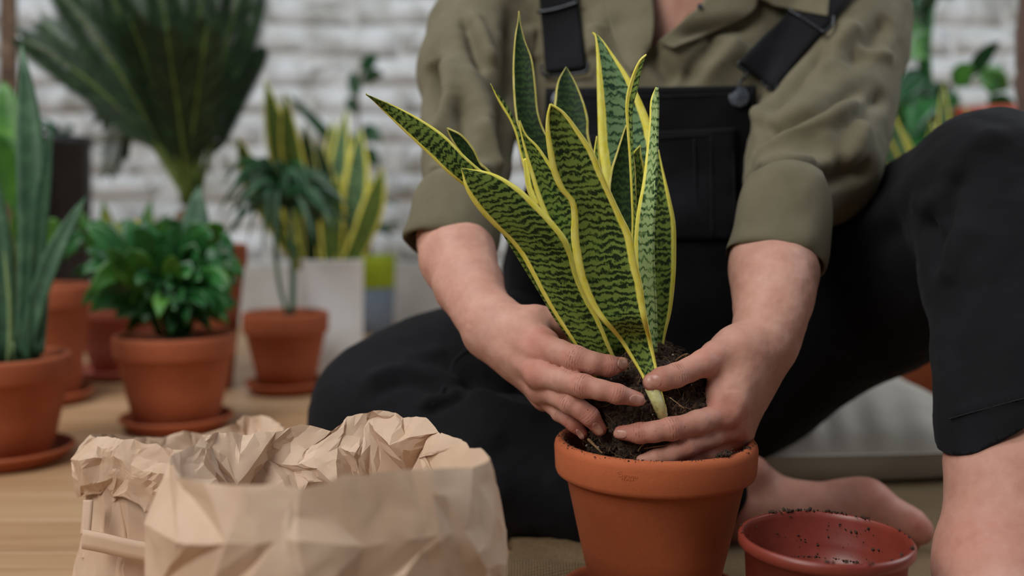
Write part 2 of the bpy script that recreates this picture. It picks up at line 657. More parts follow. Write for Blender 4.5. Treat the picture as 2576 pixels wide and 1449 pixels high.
M['skin'] = n.out(base, 0.55, nor, Subsurface_Weight=0.10, Subsurface_Radius=(0.012, 0.004, 0.002), Subsurface_Scale=0.3, Specular_IOR_Level=0.3)
M['nail'] = mat_noise('fingernail', [(0.35, (184, 130, 112)), (0.7, (204, 154, 138))], 260, 0.34, Specular_IOR_Level=0.42)


def mat_cloth(name, a, b, c, weave, rough=0.9, big=18, sheen=0.0, bump=0.35, amp=0.0006):
    n = Nodes(name)
    v = n.coord()
    col = n.ramp(n.noise(v, big, 5, 0.6), [(0.3, a), (0.52, b), (0.75, c)])
    w1 = n.new('ShaderNodeTexWave', bands_direction='DIAGONAL'); w1.inputs['Scale'].default_value = weave
    w1.inputs['Distortion'].default_value = 1.5; w1.inputs['Detail'].default_value = 1
    n.link(v, w1.inputs['Vector'])
    fz = n.noise(v, weave * 2, 3, 0.7)
    h = n.math('ADD', n.math('MULTIPLY', w1.outputs['Fac'], 0.5), fz)
    col = n.mix(n.math('MULTIPLY', fz, 0.25), col, c)
    nor = n.bump(h, bump, amp)
    return n.out(col, rough, nor, Sheen_Weight=sheen, Specular_IOR_Level=0.2)


M['shirt'] = mat_cloth('olive_cotton', (99, 93, 73), (110, 104, 83), (120, 114, 93), 500, 0.85, 16, 0.05)
M['denim'] = mat_cloth('black_denim', (12, 12, 14), (17, 17, 20), (26, 27, 33), 700, 0.9, 14, 0.02, 0.22)
M['denim_seam'] = mat_cloth('black_denim_seam', (24, 24, 27), (32, 32, 36), (44, 45, 50), 700, 0.9, 60, 0.04)
M['cushion'] = mat_cloth('linen_cushion', (176, 170, 158), (188, 182, 171), (198, 193, 183), 420, 0.95, 12)
M['metal_dark'] = mat_noise('dark_metal', [(0.3, (44, 45, 48)), (0.7, (66, 68, 72))], 200, 0.38, 0.1, 500, 0.0003, Metallic=0.85)
M['metal_button'] = mat_noise('button_metal', [(0.3, (70, 74, 80)), (0.7, (112, 118, 126))], 400, 0.4, 0.5, 700, 0.0006, Metallic=0.7)

# burlap: crossed coarse threads
n = Nodes('burlap')
v = n.coord()
wx = n.new('ShaderNodeTexWave', bands_direction='X'); wy = n.new('ShaderNodeTexWave', bands_direction='Y')
for w in (wx, wy):
    w.inputs['Scale'].default_value = 135; w.inputs['Distortion'].default_value = 2.2; w.inputs['Detail'].default_value = 2
    w.inputs['Detail Scale'].default_value = 0.6
    n.link(v, w.inputs['Vector'])
h = n.math('MAXIMUM', wx.outputs['Fac'], wy.outputs['Fac'])
hm = n.math('MULTIPLY', wx.outputs['Fac'], wy.outputs['Fac'])
col = n.ramp(n.math('ADD', n.math('MULTIPLY', h, 0.6), n.math('MULTIPLY', n.noise(v, 300, 3), 0.4)),
             [(0.2, (90, 70, 46)), (0.5, (150, 122, 86)), (0.85, (190, 162, 122))])
col = n.mix(n.math('MULTIPLY', n.noise(v, 12, 4), 0.5), col, (124, 98, 66))
M['burlap'] = n.out(col, 0.95, n.bump(n.math('ADD', h, hm), 0.9, 0.0016))

# kraft paper
n = Nodes('kraft_paper')
v = n.coord()
col = n.ramp(n.noise(v, 9, 5, 0.6), [(0.3, (195, 165, 139)), (0.55, (210, 183, 158)), (0.8, (220, 195, 173))])
fib = n.noise(n.coord('Object', (60, 60, 900)), 1.0, 4, 0.6)
col = n.mix(n.math('MULTIPLY', fib, 0.22), col, (160, 120, 86))
nor = n.bump(n.noise(v, 200, 4, 0.6), 0.10, 0.0008, n.bump(n.noise(v, 900, 2), 0.15, 0.0003))
M['kraft'] = n.out(col, 0.62, nor, Specular_IOR_Level=0.35)

# oak planks
n = Nodes('oak_plank')
v = n.coord('Object', (3.0, 60.0, 60.0))
g = n.noise(v, 1.0, 6, 0.65, 0.6)
oi = n.new('ShaderNodeObjectInfo')
col = n.ramp(g, [(0.25, (142, 106, 74)), (0.45, (176, 138, 100)), (0.62, (190, 154, 116)), (0.8, (160, 124, 88))])
tint = n.ramp(oi.outputs['Random'], [(0.0, (165, 126, 90)), (1.0, (205, 172, 134))])
col = n.mix(0.4, col, tint)
M['oak'] = n.out(col, 0.45, n.bump(g, 0.12, 0.0006))

# whitewashed brick, worn through in patches, with warm sunlight tinted in
n = Nodes('whitewashed_brick')
geo = n.new('ShaderNodeNewGeometry')
v = geo.outputs['Position']
nz = n.noise(v, 5.5, 6, 0.68, 0.4)
col = n.ramp(nz, [(0.28, (140, 138, 130)), (0.42, (196, 198, 196)), (0.58, (224, 228, 231)), (0.8, (232, 236, 239))])
spot = n.new('ShaderNodeMapRange'); spot.inputs[1].default_value = 0.53; spot.inputs[2].default_value = 0.66
n.link(n.noise(v, 8.0, 5, 0.7, 1.2), spot.inputs[0])
col = n.mix(n.math('MULTIPLY', spot.outputs[0], 0.8), col, (122, 118, 106))
sun_patch = n.new('ShaderNodeMapRange'); sun_patch.inputs[1].default_value = 0.66; sun_patch.inputs[2].default_value = 0.74
n.link(n.noise(v, 3.6, 4, 0.6, 0.5), sun_patch.inputs[0])
col = n.mix(n.math('MULTIPLY', sun_patch.outputs[0], 0.5), col, (196, 172, 148))  # sunlight on the wall put into the colour as warm patches
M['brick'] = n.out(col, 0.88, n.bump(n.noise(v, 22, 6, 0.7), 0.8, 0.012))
M['mortar'] = mat_noise('whitewashed_mortar', [(0.3, (176, 175, 170)), (0.6, (214, 216, 216))], 9, 0.95, 0.6, 60, 0.006)
M['plaster'] = mat_noise('skirting_plaster', [(0.3, (168, 164, 158)), (0.7, (188, 186, 182))], 10, 0.9, 0.2, 60, 0.002)

# plants
YA, YB = (230, 218, 74), (242, 234, 124)
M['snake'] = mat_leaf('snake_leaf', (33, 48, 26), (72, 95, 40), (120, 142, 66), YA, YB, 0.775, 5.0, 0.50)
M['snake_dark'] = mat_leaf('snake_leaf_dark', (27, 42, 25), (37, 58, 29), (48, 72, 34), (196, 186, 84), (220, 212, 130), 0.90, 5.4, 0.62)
M['snake_pale'] = mat_leaf('snake_leaf_pale', (38, 64, 36), (108, 136, 78), (160, 180, 122), YA, YB, 0.74, 6.2, 0.42)
M['snake_wide'] = mat_leaf('snake_leaf_wide_margin', (34, 58, 44), (76, 108, 66), (112, 142, 100), YA, YB, 0.68, 7.0, 0.46)
M['stalk'] = mat_noise('pale_leaf_base', [(0.32, (92, 70, 48)), (0.42, (190, 186, 120)), (0.7, (222, 218, 164))], 130, 0.5)


def mat_green(name, a, b, c, rough=0.45, scale=30):
    n = Nodes(name)
    v = n.coord()
    return n.out(n.ramp(n.noise(v, scale, 4), [(0.3, a), (0.55, b), (0.75, c)]), rough, None,
                 Subsurface_Weight=0.0, Specular_IOR_Level=0.45)


M['palm'] = mat_green('palm_green', (24, 44, 26), (34, 60, 32), (52, 82, 40), 0.5)
M['palm_rib'] = mat_green('palm_rib', (70, 92, 36), (92, 112, 46), (110, 128, 58), 0.5)
M['lily'] = mat_green('peace_lily_green', (26, 74, 36), (40, 98, 44), (66, 126, 56), 0.35)
M['lily_bright'] = mat_green('fresh_leaf_green', (46, 96, 34), (68, 122, 42), (98, 148, 58), 0.4)
M['croton'] = mat_green('variegated_yellow_green', (92, 126, 40), (176, 176, 58), (224, 210, 92), 0.4, 60)
M['yellow_leaf'] = mat_green('yellowed_leaf', (200, 168, 40), (222, 192, 56), (232, 208, 90), 0.45, 60)
M['aloe'] = mat_green('aloe_blue_green', (40, 74, 54), (60, 96, 68), (86, 120, 86), 0.5, 40)
M['aloe_pale'] = mat_green('aloe_pale_green', (104, 132, 84), (134, 158, 104), (160, 180, 128), 0.5, 60)
M['deep'] = mat_green('deep_green', (20, 52, 32), (30, 74, 42), (44, 94, 52), 0.38)
M['trunk'] = mat_noise('brown_trunk', [(0.3, (70, 52, 40)), (0.6, (112, 90, 72)), (0.8, (160, 146, 134))], 40, 0.9, 0.8, 80, 0.004)
M['white_metal'] = mat_noise('white_enamel', [(0.3, (226, 230, 233)), (0.7, (238, 240, 242))], 12, 0.35)
M['black_plastic'] = mat_noise('black_planter', [(0.3, (22, 22, 25)), (0.7, (36, 36, 40))], 20, 0.5)
M['lime'] = mat_cloth('lime_felt', (122, 140, 28), (142, 160, 36), (160, 176, 52), 300)
M['grey_felt'] = mat_cloth('grey_felt', (86, 94, 104), (102, 110, 120), (122, 130, 140), 300)
M['brown_glaze'] = mat_noise('brown_glazed_clay', [(0.3, (84, 58, 46)), (0.7, (110, 80, 66))], 18, 0.5, 0.3, 60, 0.002)
M['red_glaze'] = mat_noise('red_clay', [(0.3, (150, 52, 36)), (0.7, (176, 70, 48))], 18, 0.5)
M['toe_nail'] = mat_noise('toenail', [(0.3, (190, 140, 130)), (0.7, (205, 160, 150))], 200, 0.3)
# ------------------------------------------------------------------ setting: floor planks, brick wall, skirting
WALL_Y = 2.66


def slab(name, x0, x1, y0, y1, z0, z1, mat, parent=None):
    V = [(x, y, z) for z in (z0, z1) for y in (y0, y1) for x in (x0, x1)]
    Fc = [(0, 2, 3, 1), (4, 5, 7, 6), (0, 1, 5, 4), (2, 6, 7, 3), (0, 4, 6, 2), (1, 3, 7, 5)]
    return mesh_obj(name, V, Fc, mat, parent, smooth=False)


floor = tag(slab('floor', -3.2, 3.2, -1.2, WALL_Y + 0.1, -0.06, -0.0125, M['trunk']),
            'light oak plank floor under the pots and paper bags', 'floor', kind='structure')
PW, PL = 0.092, 1.15


def plank_mesh(L, name='plank'):
    w, t, b = PW - 0.0014, 0.0124, 0.0006
    bm = bmesh.new()
    bmesh.ops.create_cube(bm, size=1.0)
    bmesh.ops.scale(bm, vec=(L - 0.0016, w, t), verts=bm.verts)
    bmesh.ops.bevel(bm, geom=[e for e in bm.edges if all(q.co.z > 0 for q in e.verts)], offset=b, segments=1, affect='EDGES')
    me = bpy.data.meshes.new(name); bm.to_mesh(me); bm.free()
    me.materials.append(M['oak'])
    return me


_pm = plank_mesh(PL)
row = 0
y = 0.30
while y < WALL_Y:
    off = (row * 0.37) % 1.0 * PL
    x = -2.2 + off - PL
    while x < 2.0:
        if x + PL > -2.0:
            link('plank', _pm, floor, (x + PL / 2, y + PW / 2, -0.0063))
        x += PL
    row += 1
    y += PW

# whitewashed brick wall: bricks proud of a recessed mortar bed
wall = tag(slab('wall_back', -3.2, 3.2, WALL_Y + 0.004, WALL_Y + 0.14, -0.06, 2.4, M['mortar']),
           'rough whitewashed brick wall behind the plants', 'wall', kind='structure')
BW, BH, BG = 0.236, 0.070, 0.007


def brick_mesh(seed):
    g = np.random.default_rng(seed)
    bm = bmesh.new()
    nx, nz = 5, 3
    grid = [[bm.verts.new((BW * (i / (nx - 1) - 0.5) * (1 - 0.02 * (j in (0, nz - 1))) + g.normal() * 0.002,
                           -0.001 - g.random() * 0.007 + (0.005 if i in (0, nx - 1) or j in (0, nz - 1) else 0),
                           BH * (j / (nz - 1) - 0.5) + g.normal() * 0.0018)) for i in range(nx)] for j in range(nz)]
    for j in range(nz - 1):
        for i in range(nx - 1):
            bm.faces.new((grid[j][i], grid[j][i + 1], grid[j + 1][i + 1], grid[j + 1][i]))
    ring = [grid[0][i] for i in range(nx)] + [grid[j][nx - 1] for j in range(1, nz)] + \
           [grid[nz - 1][i] for i in range(nx - 2, -1, -1)] + [grid[j][0] for j in range(nz - 2, 0, -1)]
    back = [bm.verts.new((q.co.x, 0.02, q.co.z)) for q in ring]
    for i in range(len(ring)):
        k = (i + 1) % len(ring)
        bm.faces.new((ring[k], ring[i], back[i], back[k]))
    bm.normal_update()
    me = bpy.data.meshes.new('brick'); bm.to_mesh(me); bm.free()
    me.polygons.foreach_set('use_smooth', [True] * len(me.polygons))
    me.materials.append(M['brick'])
    return me


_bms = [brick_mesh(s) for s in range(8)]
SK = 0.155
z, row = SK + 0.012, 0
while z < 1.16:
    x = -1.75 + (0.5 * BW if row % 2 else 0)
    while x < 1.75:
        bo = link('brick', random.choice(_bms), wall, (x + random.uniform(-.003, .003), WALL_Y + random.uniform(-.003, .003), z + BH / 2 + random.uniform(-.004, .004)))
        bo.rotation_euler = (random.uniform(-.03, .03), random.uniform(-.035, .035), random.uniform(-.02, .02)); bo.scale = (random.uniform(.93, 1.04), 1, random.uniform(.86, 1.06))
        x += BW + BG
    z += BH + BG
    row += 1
sk = tag(slab('baseboard_back', -3.2, 3.2, WALL_Y - 0.022, WALL_Y + 0.012, -0.012, SK, M['plaster']),
         'plain grey-white skirting along the foot of the brick wall', 'skirting', kind='structure')

# burlap cloth on the floor under the sitter and the front pots
nx, ny = 190, 150
gx, gy = np.meshgrid(np.linspace(-0.012, 1.05, nx), np.linspace(0.42, 1.46, ny), indexing='ij')
edge_w = 0.012 * np.sin(gy * 23) + 0.008 * np.sin(gy * 61 + 1)
Pz = np.stack([gx + edge_w * (gx < 0.1), gy, np.zeros_like(gx)], -1)
hgt = 0.0035 + 0.0030 * np.clip(fbm(Pz, 7, 3, 5), 0, 1)
d = (Pz[..., 0] * 0.28 + (Pz[..., 1] - 0.80))                       # long soft folds beside the front pot
left = np.exp(-((Pz[..., 0] - 0.05) / 0.085) ** 2)
hgt += left * (0.013 * np.exp(-((d + 0.005) / 0.014) ** 2) + 0.015 * np.exp(-((d - 0.045) / 0.016) ** 2) + 0.010 * np.exp(-((d - 0.095) / 0.02) ** 2))
Pz[..., 2] = hgt
Vt = Pz.reshape(-1, 3); Vb = Vt.copy(); Vb[:, 2] = 0.0004
Ft = grid_faces(nx, ny); Fb = Ft[:, ::-1] + len(Vt)
rim = [i * ny for i in range(nx)] + [(nx - 1) * ny + j for j in range(1, ny)] + [i * ny + ny - 1 for i in range(nx - 2, -1, -1)] + list(range(ny - 2, 0, -1))
side = np.array([(rim[i], rim[(i + 1) % len(rim)], rim[(i + 1) % len(rim)] + len(Vt), rim[i] + len(Vt)) for i in range(len(rim))])
tag(mesh_obj('burlap_cloth', np.vstack([Vt, Vb]), np.vstack([Ft, Fb, side]), M['burlap']),
    'coarse brown burlap cloth spread on the floor under the sitter', 'cloth')
# ------------------------------------------------------------------ pots
def pot_profile(R, base_r, H, lip, wall=0.005, z0=0.0, step=0.006):
    rl = base_r + (R - step - base_r) * (H - lip) / H                # body radius under the lip
    rl = R - step
    return [(0.0001, z0), (base_r - 0.004, z0), (base_r, z0 + 0.003), (base_r + (rl - base_r) * 0.5, z0 + (H - lip) * 0.5), (rl, z0 + H - lip - 0.0005),
            (rl + 0.0006, z0 + H - lip), (R - 0.004, z0 + H - lip + 0.0006), (R - 0.0018, z0 + H - lip + 0.0022), (R - 0.0008, z0 + H - lip + 0.005),
            (R, z0 + H - 0.006), (R - 0.0006, z0 + H - 0.003), (R - 0.0022, z0 + H - 0.0008), (R - 0.0042, z0 + H),
            (R - 0.0066, z0 + H - 0.0006), (R - 0.0085, z0 + H - 0.0028), (R - 0.0092, z0 + H - 0.007), (R - 0.0098, z0 + H - lip),
            (rl - wall - 0.001, z0 + H - lip - 0.008), (base_r - wall, z0 + 0.008), (0.0001, z0 + 0.008)]


def crumbs(name, pts, size, mat, parent=None, seed=0, squash=1.0):
    """loose crumbs: small rough lumps, one mesh"""
    g = np.random.default_rng(seed)
    ph = (1 + 5 ** 0.5) / 2
    base = np.array([(-1, ph, 0), (1, ph, 0), (-1, -ph, 0), (1, -ph, 0), (0, -1, ph), (0, 1, ph), (0, -1, -ph), (0, 1, -ph), (ph, 0, -1), (ph, 0, 1), (-ph, 0, -1), (-ph, 0, 1)]) / 1.9
    fc = np.array([(0, 11, 5), (0, 5, 1), (0, 1, 7), (0, 7, 10), (0, 10, 11), (1, 5, 9), (5, 11, 4), (11, 10, 2), (10, 7, 6), (7, 1, 8), (3, 9, 4), (3, 4, 2), (3, 2, 6), (3, 6, 8), (3, 8, 9),
                   (4, 9, 5), (2, 4, 11), (6, 2, 10), (8, 6, 7), (9, 8, 1)])
    pts = np.asarray(pts); n = len(pts)
    sz = size * g.lognormal(0, 0.45, n)
    W = base[None] * (0.55 + 0.9 * g.random((n, 12, 1))) * sz[:, None, None] * g.uniform(0.6, 1.4, (n, 1, 3)) * np.array([1, 1, squash])
    V = [(W + pts[:, None]).reshape(-1, 3)]
    Fc = (fc[None] + 12 * np.arange(n)[:, None, None]).reshape(-1, 3)
    o = mesh_obj(name, np.vstack(V), Fc, mat, parent, smooth=False)
    o['kind'] = 'stuff'
    return o


def soil_disc(r, z, parent, seed=0, amp=0.004):
    n, m = 18, 48
    V = [(0, 0, z)]
    for i in range(1, n + 1):
        for j in range(m):
            a = 2 * math.pi * j / m
            V.append((r * i / n * math.cos(a), r * i / n * math.sin(a), z))
    V = np.array(V)
    V[:, 2] += amp * fbm(V, 90, 3, seed)
    Fc = [(0, 1 + j, 1 + (j + 1) % m) for j in range(m)]
    for i in range(n - 1):
        for j in range(m):
            a, b = 1 + i * m, 1 + (i + 1) * m
            Fc.append((a + j, b + j, b + (j + 1) % m, a + (j + 1) % m))
    return mesh_obj('soil', V, Fc, M['soil'], parent)


def clay_pot(label, loc, R, base_r, H, lip, mat, group=None, soil=True, name='terracotta_pot', category='pot', z0=0.0, seed=0, step=0.006):
    t = empty(name, loc)
    tag(t, label, category, group)
    V, Fc = lathe(pot_profile(R, base_r, H, lip, z0=z0, step=step), 96)
    V[:, :2] *= 1 + 0.004 * vnoise(V, 18, seed)[:, None]
    mesh_obj('pot_body', V, np.asarray(Fc), mat, t)
    if soil:
        soil_disc(R - 0.0105, z0 + H - 0.014, t, seed)
    return t


def saucer(label, loc, R, H, mat, group=None, name='saucer'):
    pr = [(0.0001, 0), (R * 0.80, 0), (R * 0.84, 0.002), (R * 0.955, H - 0.006), (R - 0.0005, H - 0.0045), (R, H - 0.002), (R - 0.0015, H),
          (R - 0.005, H - 0.0005), (R - 0.0065, H - 0.004), (R * 0.80, 0.0055), (0.0001, 0.005)]
    V, Fc = lathe(pr, 72)
    o = mesh_obj(name, V, np.asarray(Fc), mat, None, loc=loc)
    return tag(o, label, 'saucer', group)


RUG = 0.005
# --- the pot being planted
rc = PX(1648, 1100, 0.715)
POT = np.array([rc[0], rc[1], 0.0])
POT_R, POT_TOP = 0.0725, rc[2]
main_saucer = saucer('terracotta saucer under the large pot being planted, lowest of the scene', (POT[0], POT[1], RUG), 0.0705, 0.0185, M['terra_deep'])
pot = clay_pot('large terracotta pot in front, being filled between the two hands', (POT[0], POT[1], RUG + 0.0058), POT_R, 0.0425,
               POT_TOP - RUG - 0.0058, 0.0265, M['terra'], soil=False, step=0.0085)
pz = POT_TOP - RUG - 0.0058
soil_disc(POT_R - 0.0105, pz - 0.024, pot, 3, 0.005)
g = np.random.default_rng(5)
a = g.random(1100) * 6.283
rr = POT_R - 0.0058 + g.normal(size=1100) * 0.0018
keep = np.where(np.sin(a) < 0.2, 1, g.random(1100) < 0.5).astype(bool)
zz = pz - 0.0002 - np.abs(rr - (POT_R - 0.0042)) * 0.25
crumbs('soil_crumbs', np.stack([rr * np.cos(a), rr * np.sin(a), zz], -1)[keep], 0.00036, M['crumb'], pot, 1)
a = g.normal(-0.95, 0.045, 160); rr = POT_R - 0.0055 + g.normal(size=160) * 0.0011
crumbs('soil_crumbs', np.stack([rr * np.cos(a), rr * np.sin(a), pz + 0.0004 + np.abs(g.normal(size=160)) * 0.0012], -1), 0.00055, M['crumb'], pot, 2)
# loose soil inside the pot
a = g.random(900) * 6.283; rr = (POT_R - 0.012) * np.sqrt(g.random(900))
crumbs('loose_soil', np.stack([rr * np.cos(a), rr * np.sin(a), pz - 0.021 + 0.004 * g.random(900)], -1), 0.0016, M['crumb'], pot, 4)


# stamped maker's mark on the lip
def stamp(txt, size, px, py):
    cu = bpy.data.curves.new('stamp', 'FONT')
    cu.body = txt; cu.size = size; cu.align_x = 'CENTER'; cu.extrude = 0.00018; cu.bevel_depth = 0.00008; cu.bevel_resolution = 0
    cu.resolution_u = 2
    ob = bpy.data.objects.new('stamp', cu); COL.objects.link(ob)
    dg = bpy.context.evaluated_depsgraph_get()
    me = bpy.data.meshes.new_from_object(ob.evaluated_get(dg))
    bpy.data.objects.remove(ob)
    V = np.empty(len(me.vertices) * 3, np.float32); me.vertices.foreach_get('co', V); V = V.reshape(-1, 3).astype(float)
    p = PX(px, py, 0.645) - POT
    a0 = math.atan2(p[1], p[0]); z0 = p[2] - RUG - 0.0058
    R = POT_R - 0.0004
    ang = a0 + V[:, 0] / R
    rad = R + V[:, 2]
    W = np.stack([rad * np.cos(ang), rad * np.sin(ang), z0 + V[:, 1]], -1)
    me.vertices.foreach_set('co', W.astype(np.float32).ravel())
    me.materials.clear(); me.materials.append(M['terra'])
    return link('stamped_mark', me, pot)


stamp('C', 0.0052, 1548, 1205)
stamp('Deroma', 0.0038, 1575, 1206)
stamp('I T A L Y', 0.0022, 1574, 1213)

# --- empty plastic nursery pot, front right
pc = PX(2076, 1347, 0.62)
PR, PH = 0.053, pc[2] - RUG
pr = [(0.0001, 0), (PR * 0.66, 0), (PR * 0.70, 0.003), (PR * 0.875, PH * 0.66), (PR * 0.90, PH * 0.67), (PR * 0.925, PH - 0.0085), (PR - 0.0015, PH - 0.008),
      (PR, PH - 0.0062), (PR, PH - 0.002), (PR - 0.0012, PH - 0.0003), (PR - 0.0026, PH), (PR - 0.0034, PH - 0.001), (PR - 0.0042, PH - 0.004),
      (PR * 0.905, PH * 0.80), (PR * 0.900, PH * 0.795), (PR * 0.897, PH * 0.76), (PR * 0.893, PH * 0.755), (PR * 0.885, PH * 0.685), (PR * 0.862, PH * 0.672), (PR * 0.68, 0.004), (0.0001, 0.004)]
V, Fc = lathe(pr, 96)
plastic = tag(empty('nursery_pot', (pc[0], pc[1], RUG)), 'empty red-brown plastic nursery pot with soil crumbs on its rim', 'pot')
mesh_obj('pot_body', V, np.asarray(Fc), M['plastic_red'], plastic)
g = np.random.default_rng(9)
a = np.concatenate([g.random(26) * 6.283, g.normal(1.62, 0.14, 22), g.normal(1.18, 0.12, 22), g.normal(0.76, 0.05, 18), g.normal(1.95, 0.06, 8)])
rr = PR - 0.0026 + g.normal(size=len(a)) * 0.0008
crumbs('soil_crumbs', np.stack([rr * np.cos(a), rr * np.sin(a), PH + 0.0002 + np.abs(g.normal(size=len(a))) * 0.0005], -1), 0.00062, M['crumb'], plastic, 6)
a = g.uniform(0.2, 2.95, 150); rr = PR * 0.873 + g.normal(size=150) * 0.0006
crumbs('soil_crumbs', np.stack([rr * np.cos(a), rr * np.sin(a), np.full(150, PH * 0.679)], -1), 0.0005, M['crumb'], plastic, 7)
a = g.uniform(0.4, 2.8, 70); zz = PH * g.uniform(0.70, 0.98, 70)
rr = PR * (0.885 + 0.028 * (zz / PH - 0.69) / 0.3)
crumbs('soil_crumbs', np.stack([rr * np.cos(a), rr * np.sin(a), zz], -1), 0.0004, M['crumb'], plastic, 8)
# ------------------------------------------------------------------ the snake plant being potted
def blade(name, stations, mat, parent, cup=0.10, across=11, u0=0.0, u1=1.0, per=6, thick=0.0017, v0=0.0, wave=0.0, seed=0):
    """leaf from edge stations (lx, ly, rx, ry, D[, dD]); cup > 0 bows the middle away from the viewer"""
    S = []
    for s in stations:
        dD = s[5] if len(s) > 5 else 0.0
        S.append(np.concatenate([PX(s[0], s[1], s[4] - dD), PX(s[2], s[3], s[4] + dD)]))
    S = catmull(np.array(S), per)
    L, R = S[:, :3], S[:, 3:]
    C = (L + R) / 2
    T = np.gradient(C, axis=0); T /= np.linalg.norm(T, axis=1)[:, None] + 1e-9
    W = R - L
    w = np.linalg.norm(W, axis=1)
    Nn = np.cross(W / (w[:, None] + 1e-9), T); Nn /= np.linalg.norm(Nn, axis=1)[:, None] + 1e-9
    view = C - np.array([0, 0, CAM_H])
    sg = np.sign((Nn * view).sum(1)); sg[sg == 0] = 1
    Nn *= sg[:, None]
    t = np.linspace(0, 1, across)
    along = np.concatenate([[0], np.cumsum(np.linalg.norm(np.diff(C, axis=0), axis=1))])
    bow = cup * (1 - (2 * t - 1) ** 2)
    V = L[:, None] + W[:, None] * t[None, :, None] + Nn[:, None] * (bow[None] * w[:, None])[..., None]
    if wave:
        V += Nn[:, None] * (wave * np.abs(2 * t - 1)[None] ** 2 * np.sin(along * 95 + seed)[:, None])[..., None]
    uv = np.stack([np.broadcast_to(u0 + (u1 - u0) * t, (len(C), across)), np.broadcast_to((along + v0)[:, None], (len(C), across))], -1)
    o = mesh_obj(name, V.reshape(-1, 3), grid_faces(len(C), across), mat, parent, uvs=uv.reshape(-1, 2))
    md = o.modifiers.new('thickness', 'SOLIDIFY'); md.thickness = thick; md.offset = 0.0
    return o


plant = tag(empty('snake_plant', PX(1640, 1050, 0.71)), 'yellow-edged snake plant with bare root ball held in both hands', 'plant')
PL0 = np.array(plant.location)


def in_plant(o):
    o.matrix_parent_inverse = Matrix.Translation(-Vector(plant.location))
    return o


def leaf(st, mat, d0, d1, **kw):
    n = len(st)
    out = []
    for i, s in enumerate(st):
        if len(s) == 2: s = (s[0], s[1], s[0] + 1.2, s[1] + 0.3)
        dep = kw['depths'][i] if i < len(kw.get('depths', ())) else d0 + (d1 - d0) * i / (n - 1)
        out.append(tuple(s) + (dep,) + ((kw.get('dD', 0.0),) if len(s) == 4 else ()))
    kw.pop('dD', None); kw.pop('depths', None)
    return in_plant(blade('leaf', out, M[mat], plant, **kw))


# A: large front centre leaf
leaf([(1655, 1046, 1678, 1042), (1640, 1015, 1672, 1011), (1628, 982, 1664, 978), (1614, 945, 1655, 937), (1586, 898, 1646, 893), (1558, 856, 1637, 850), (1522, 816, 1628, 806),
      (1490, 775, 1621, 760), (1464, 720, 1614, 712), (1449, 670, 1601, 660), (1438, 600, 1589, 595), (1439, 545, 1564, 543), (1433, 508, 1545, 503), (1408, 477, 1527, 463),
      (1390, 438, 1510, 423), (1380, 390, 1490, 378), (1374, 335, 1458, 332), (1376, 295, 1420, 284), (1384, 262)], 'snake', 0.682, 0.628, cup=0.13, depths=[.670, .667, .669, .676, .679, .677])
in_plant(mesh_obj('leaf_base', *tube(catmull([PX(1640, 975, .672), PX(1650, 1000, .668), PX(1659, 1025, .668), PX(1667, 1047, .672)], 5), np.linspace(.0050, .0036, 16), 14), M['stalk'], plant))
# B: broad low leaf to the left, with its rolled edge below
leaf([(1510, 975, 1562, 965), (1470, 905, 1549, 905), (1440, 857, 1532, 865), (1404, 804, 1509, 809), (1370, 748, 1480, 757), (1340, 692, 1456, 700), (1308, 636, 1440, 640),
      (1276, 597, 1426, 602), (1246, 570, 1394, 560), (1216, 540, 1350, 514), (1190, 508, 1301, 470), (1170, 470, 1238, 436), (1161, 423)], 'snake', 0.700, 0.645, cup=-0.10)
leaf([(1450, 885, 1475, 895), (1430, 850, 1452, 868), (1396, 802, 1422, 812), (1358, 738, 1384, 750), (1322, 680, 1348, 690), (1286, 622, 1312, 632), (1262, 585, 1280, 592), (1250, 570)],
     'snake', 0.706, 0.672, cup=0.2, u0=0.2, u1=0.94)
# C: long leaf reaching far left
leaf([(1510, 930, 1550, 920), (1440, 830, 1490, 800), (1330, 660, 1390, 610), (1250, 560, 1300, 505), (1195, 492, 1246, 452), (1163, 463, 1205, 424), (1128, 436, 1164, 388), (1075, 385, 1114, 338),
      (1015, 328, 1050, 296), (965, 279, 985, 263), (944, 258, 953, 250), (920, 236)], 'snake', 0.715, 0.655, cup=-0.08)
# D: small dark leaf behind it
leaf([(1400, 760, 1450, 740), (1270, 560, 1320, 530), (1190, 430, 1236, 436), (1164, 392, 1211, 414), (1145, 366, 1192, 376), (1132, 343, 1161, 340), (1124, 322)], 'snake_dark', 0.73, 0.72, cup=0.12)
# E: tall dark leaf, left
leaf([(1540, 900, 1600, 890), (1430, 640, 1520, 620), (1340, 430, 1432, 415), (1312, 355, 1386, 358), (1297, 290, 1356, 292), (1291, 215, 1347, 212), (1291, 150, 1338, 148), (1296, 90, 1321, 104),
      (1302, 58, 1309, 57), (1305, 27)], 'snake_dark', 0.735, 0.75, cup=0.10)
# F: narrow leaf seen on edge
leaf([(1430, 720, 1440, 710), (1350, 520, 1366, 520), (1322, 440, 1334, 430), (1307, 380, 1318, 376), (1296, 335, 1307, 330), (1281, 300, 1292, 296), (1260, 266, 1270, 257), (1246, 238, 1250, 234), (1234, 210)],
     'snake', 0.725, 0.715, cup=0.05, u0=1.0, u1=0.72)
leaf([(1345, 520, 1360, 516), (1327, 480, 1340, 470), (1320, 440, 1334, 436), (1316, 400, 1326, 396)], 'snake', 0.72, 0.72, u0=0.0, u1=0.12)
# G: zebra leaf between B and A
leaf([(1540, 900, 1590, 880), (1470, 740, 1545, 720), (1400, 605, 1490, 570), (1358, 515, 1448, 497), (1332, 425, 1392, 424), (1319, 375, 1355, 371), (1311, 338, 1324, 340), (1306, 303)], 'snake', 0.712, 0.70, cup=0.15)
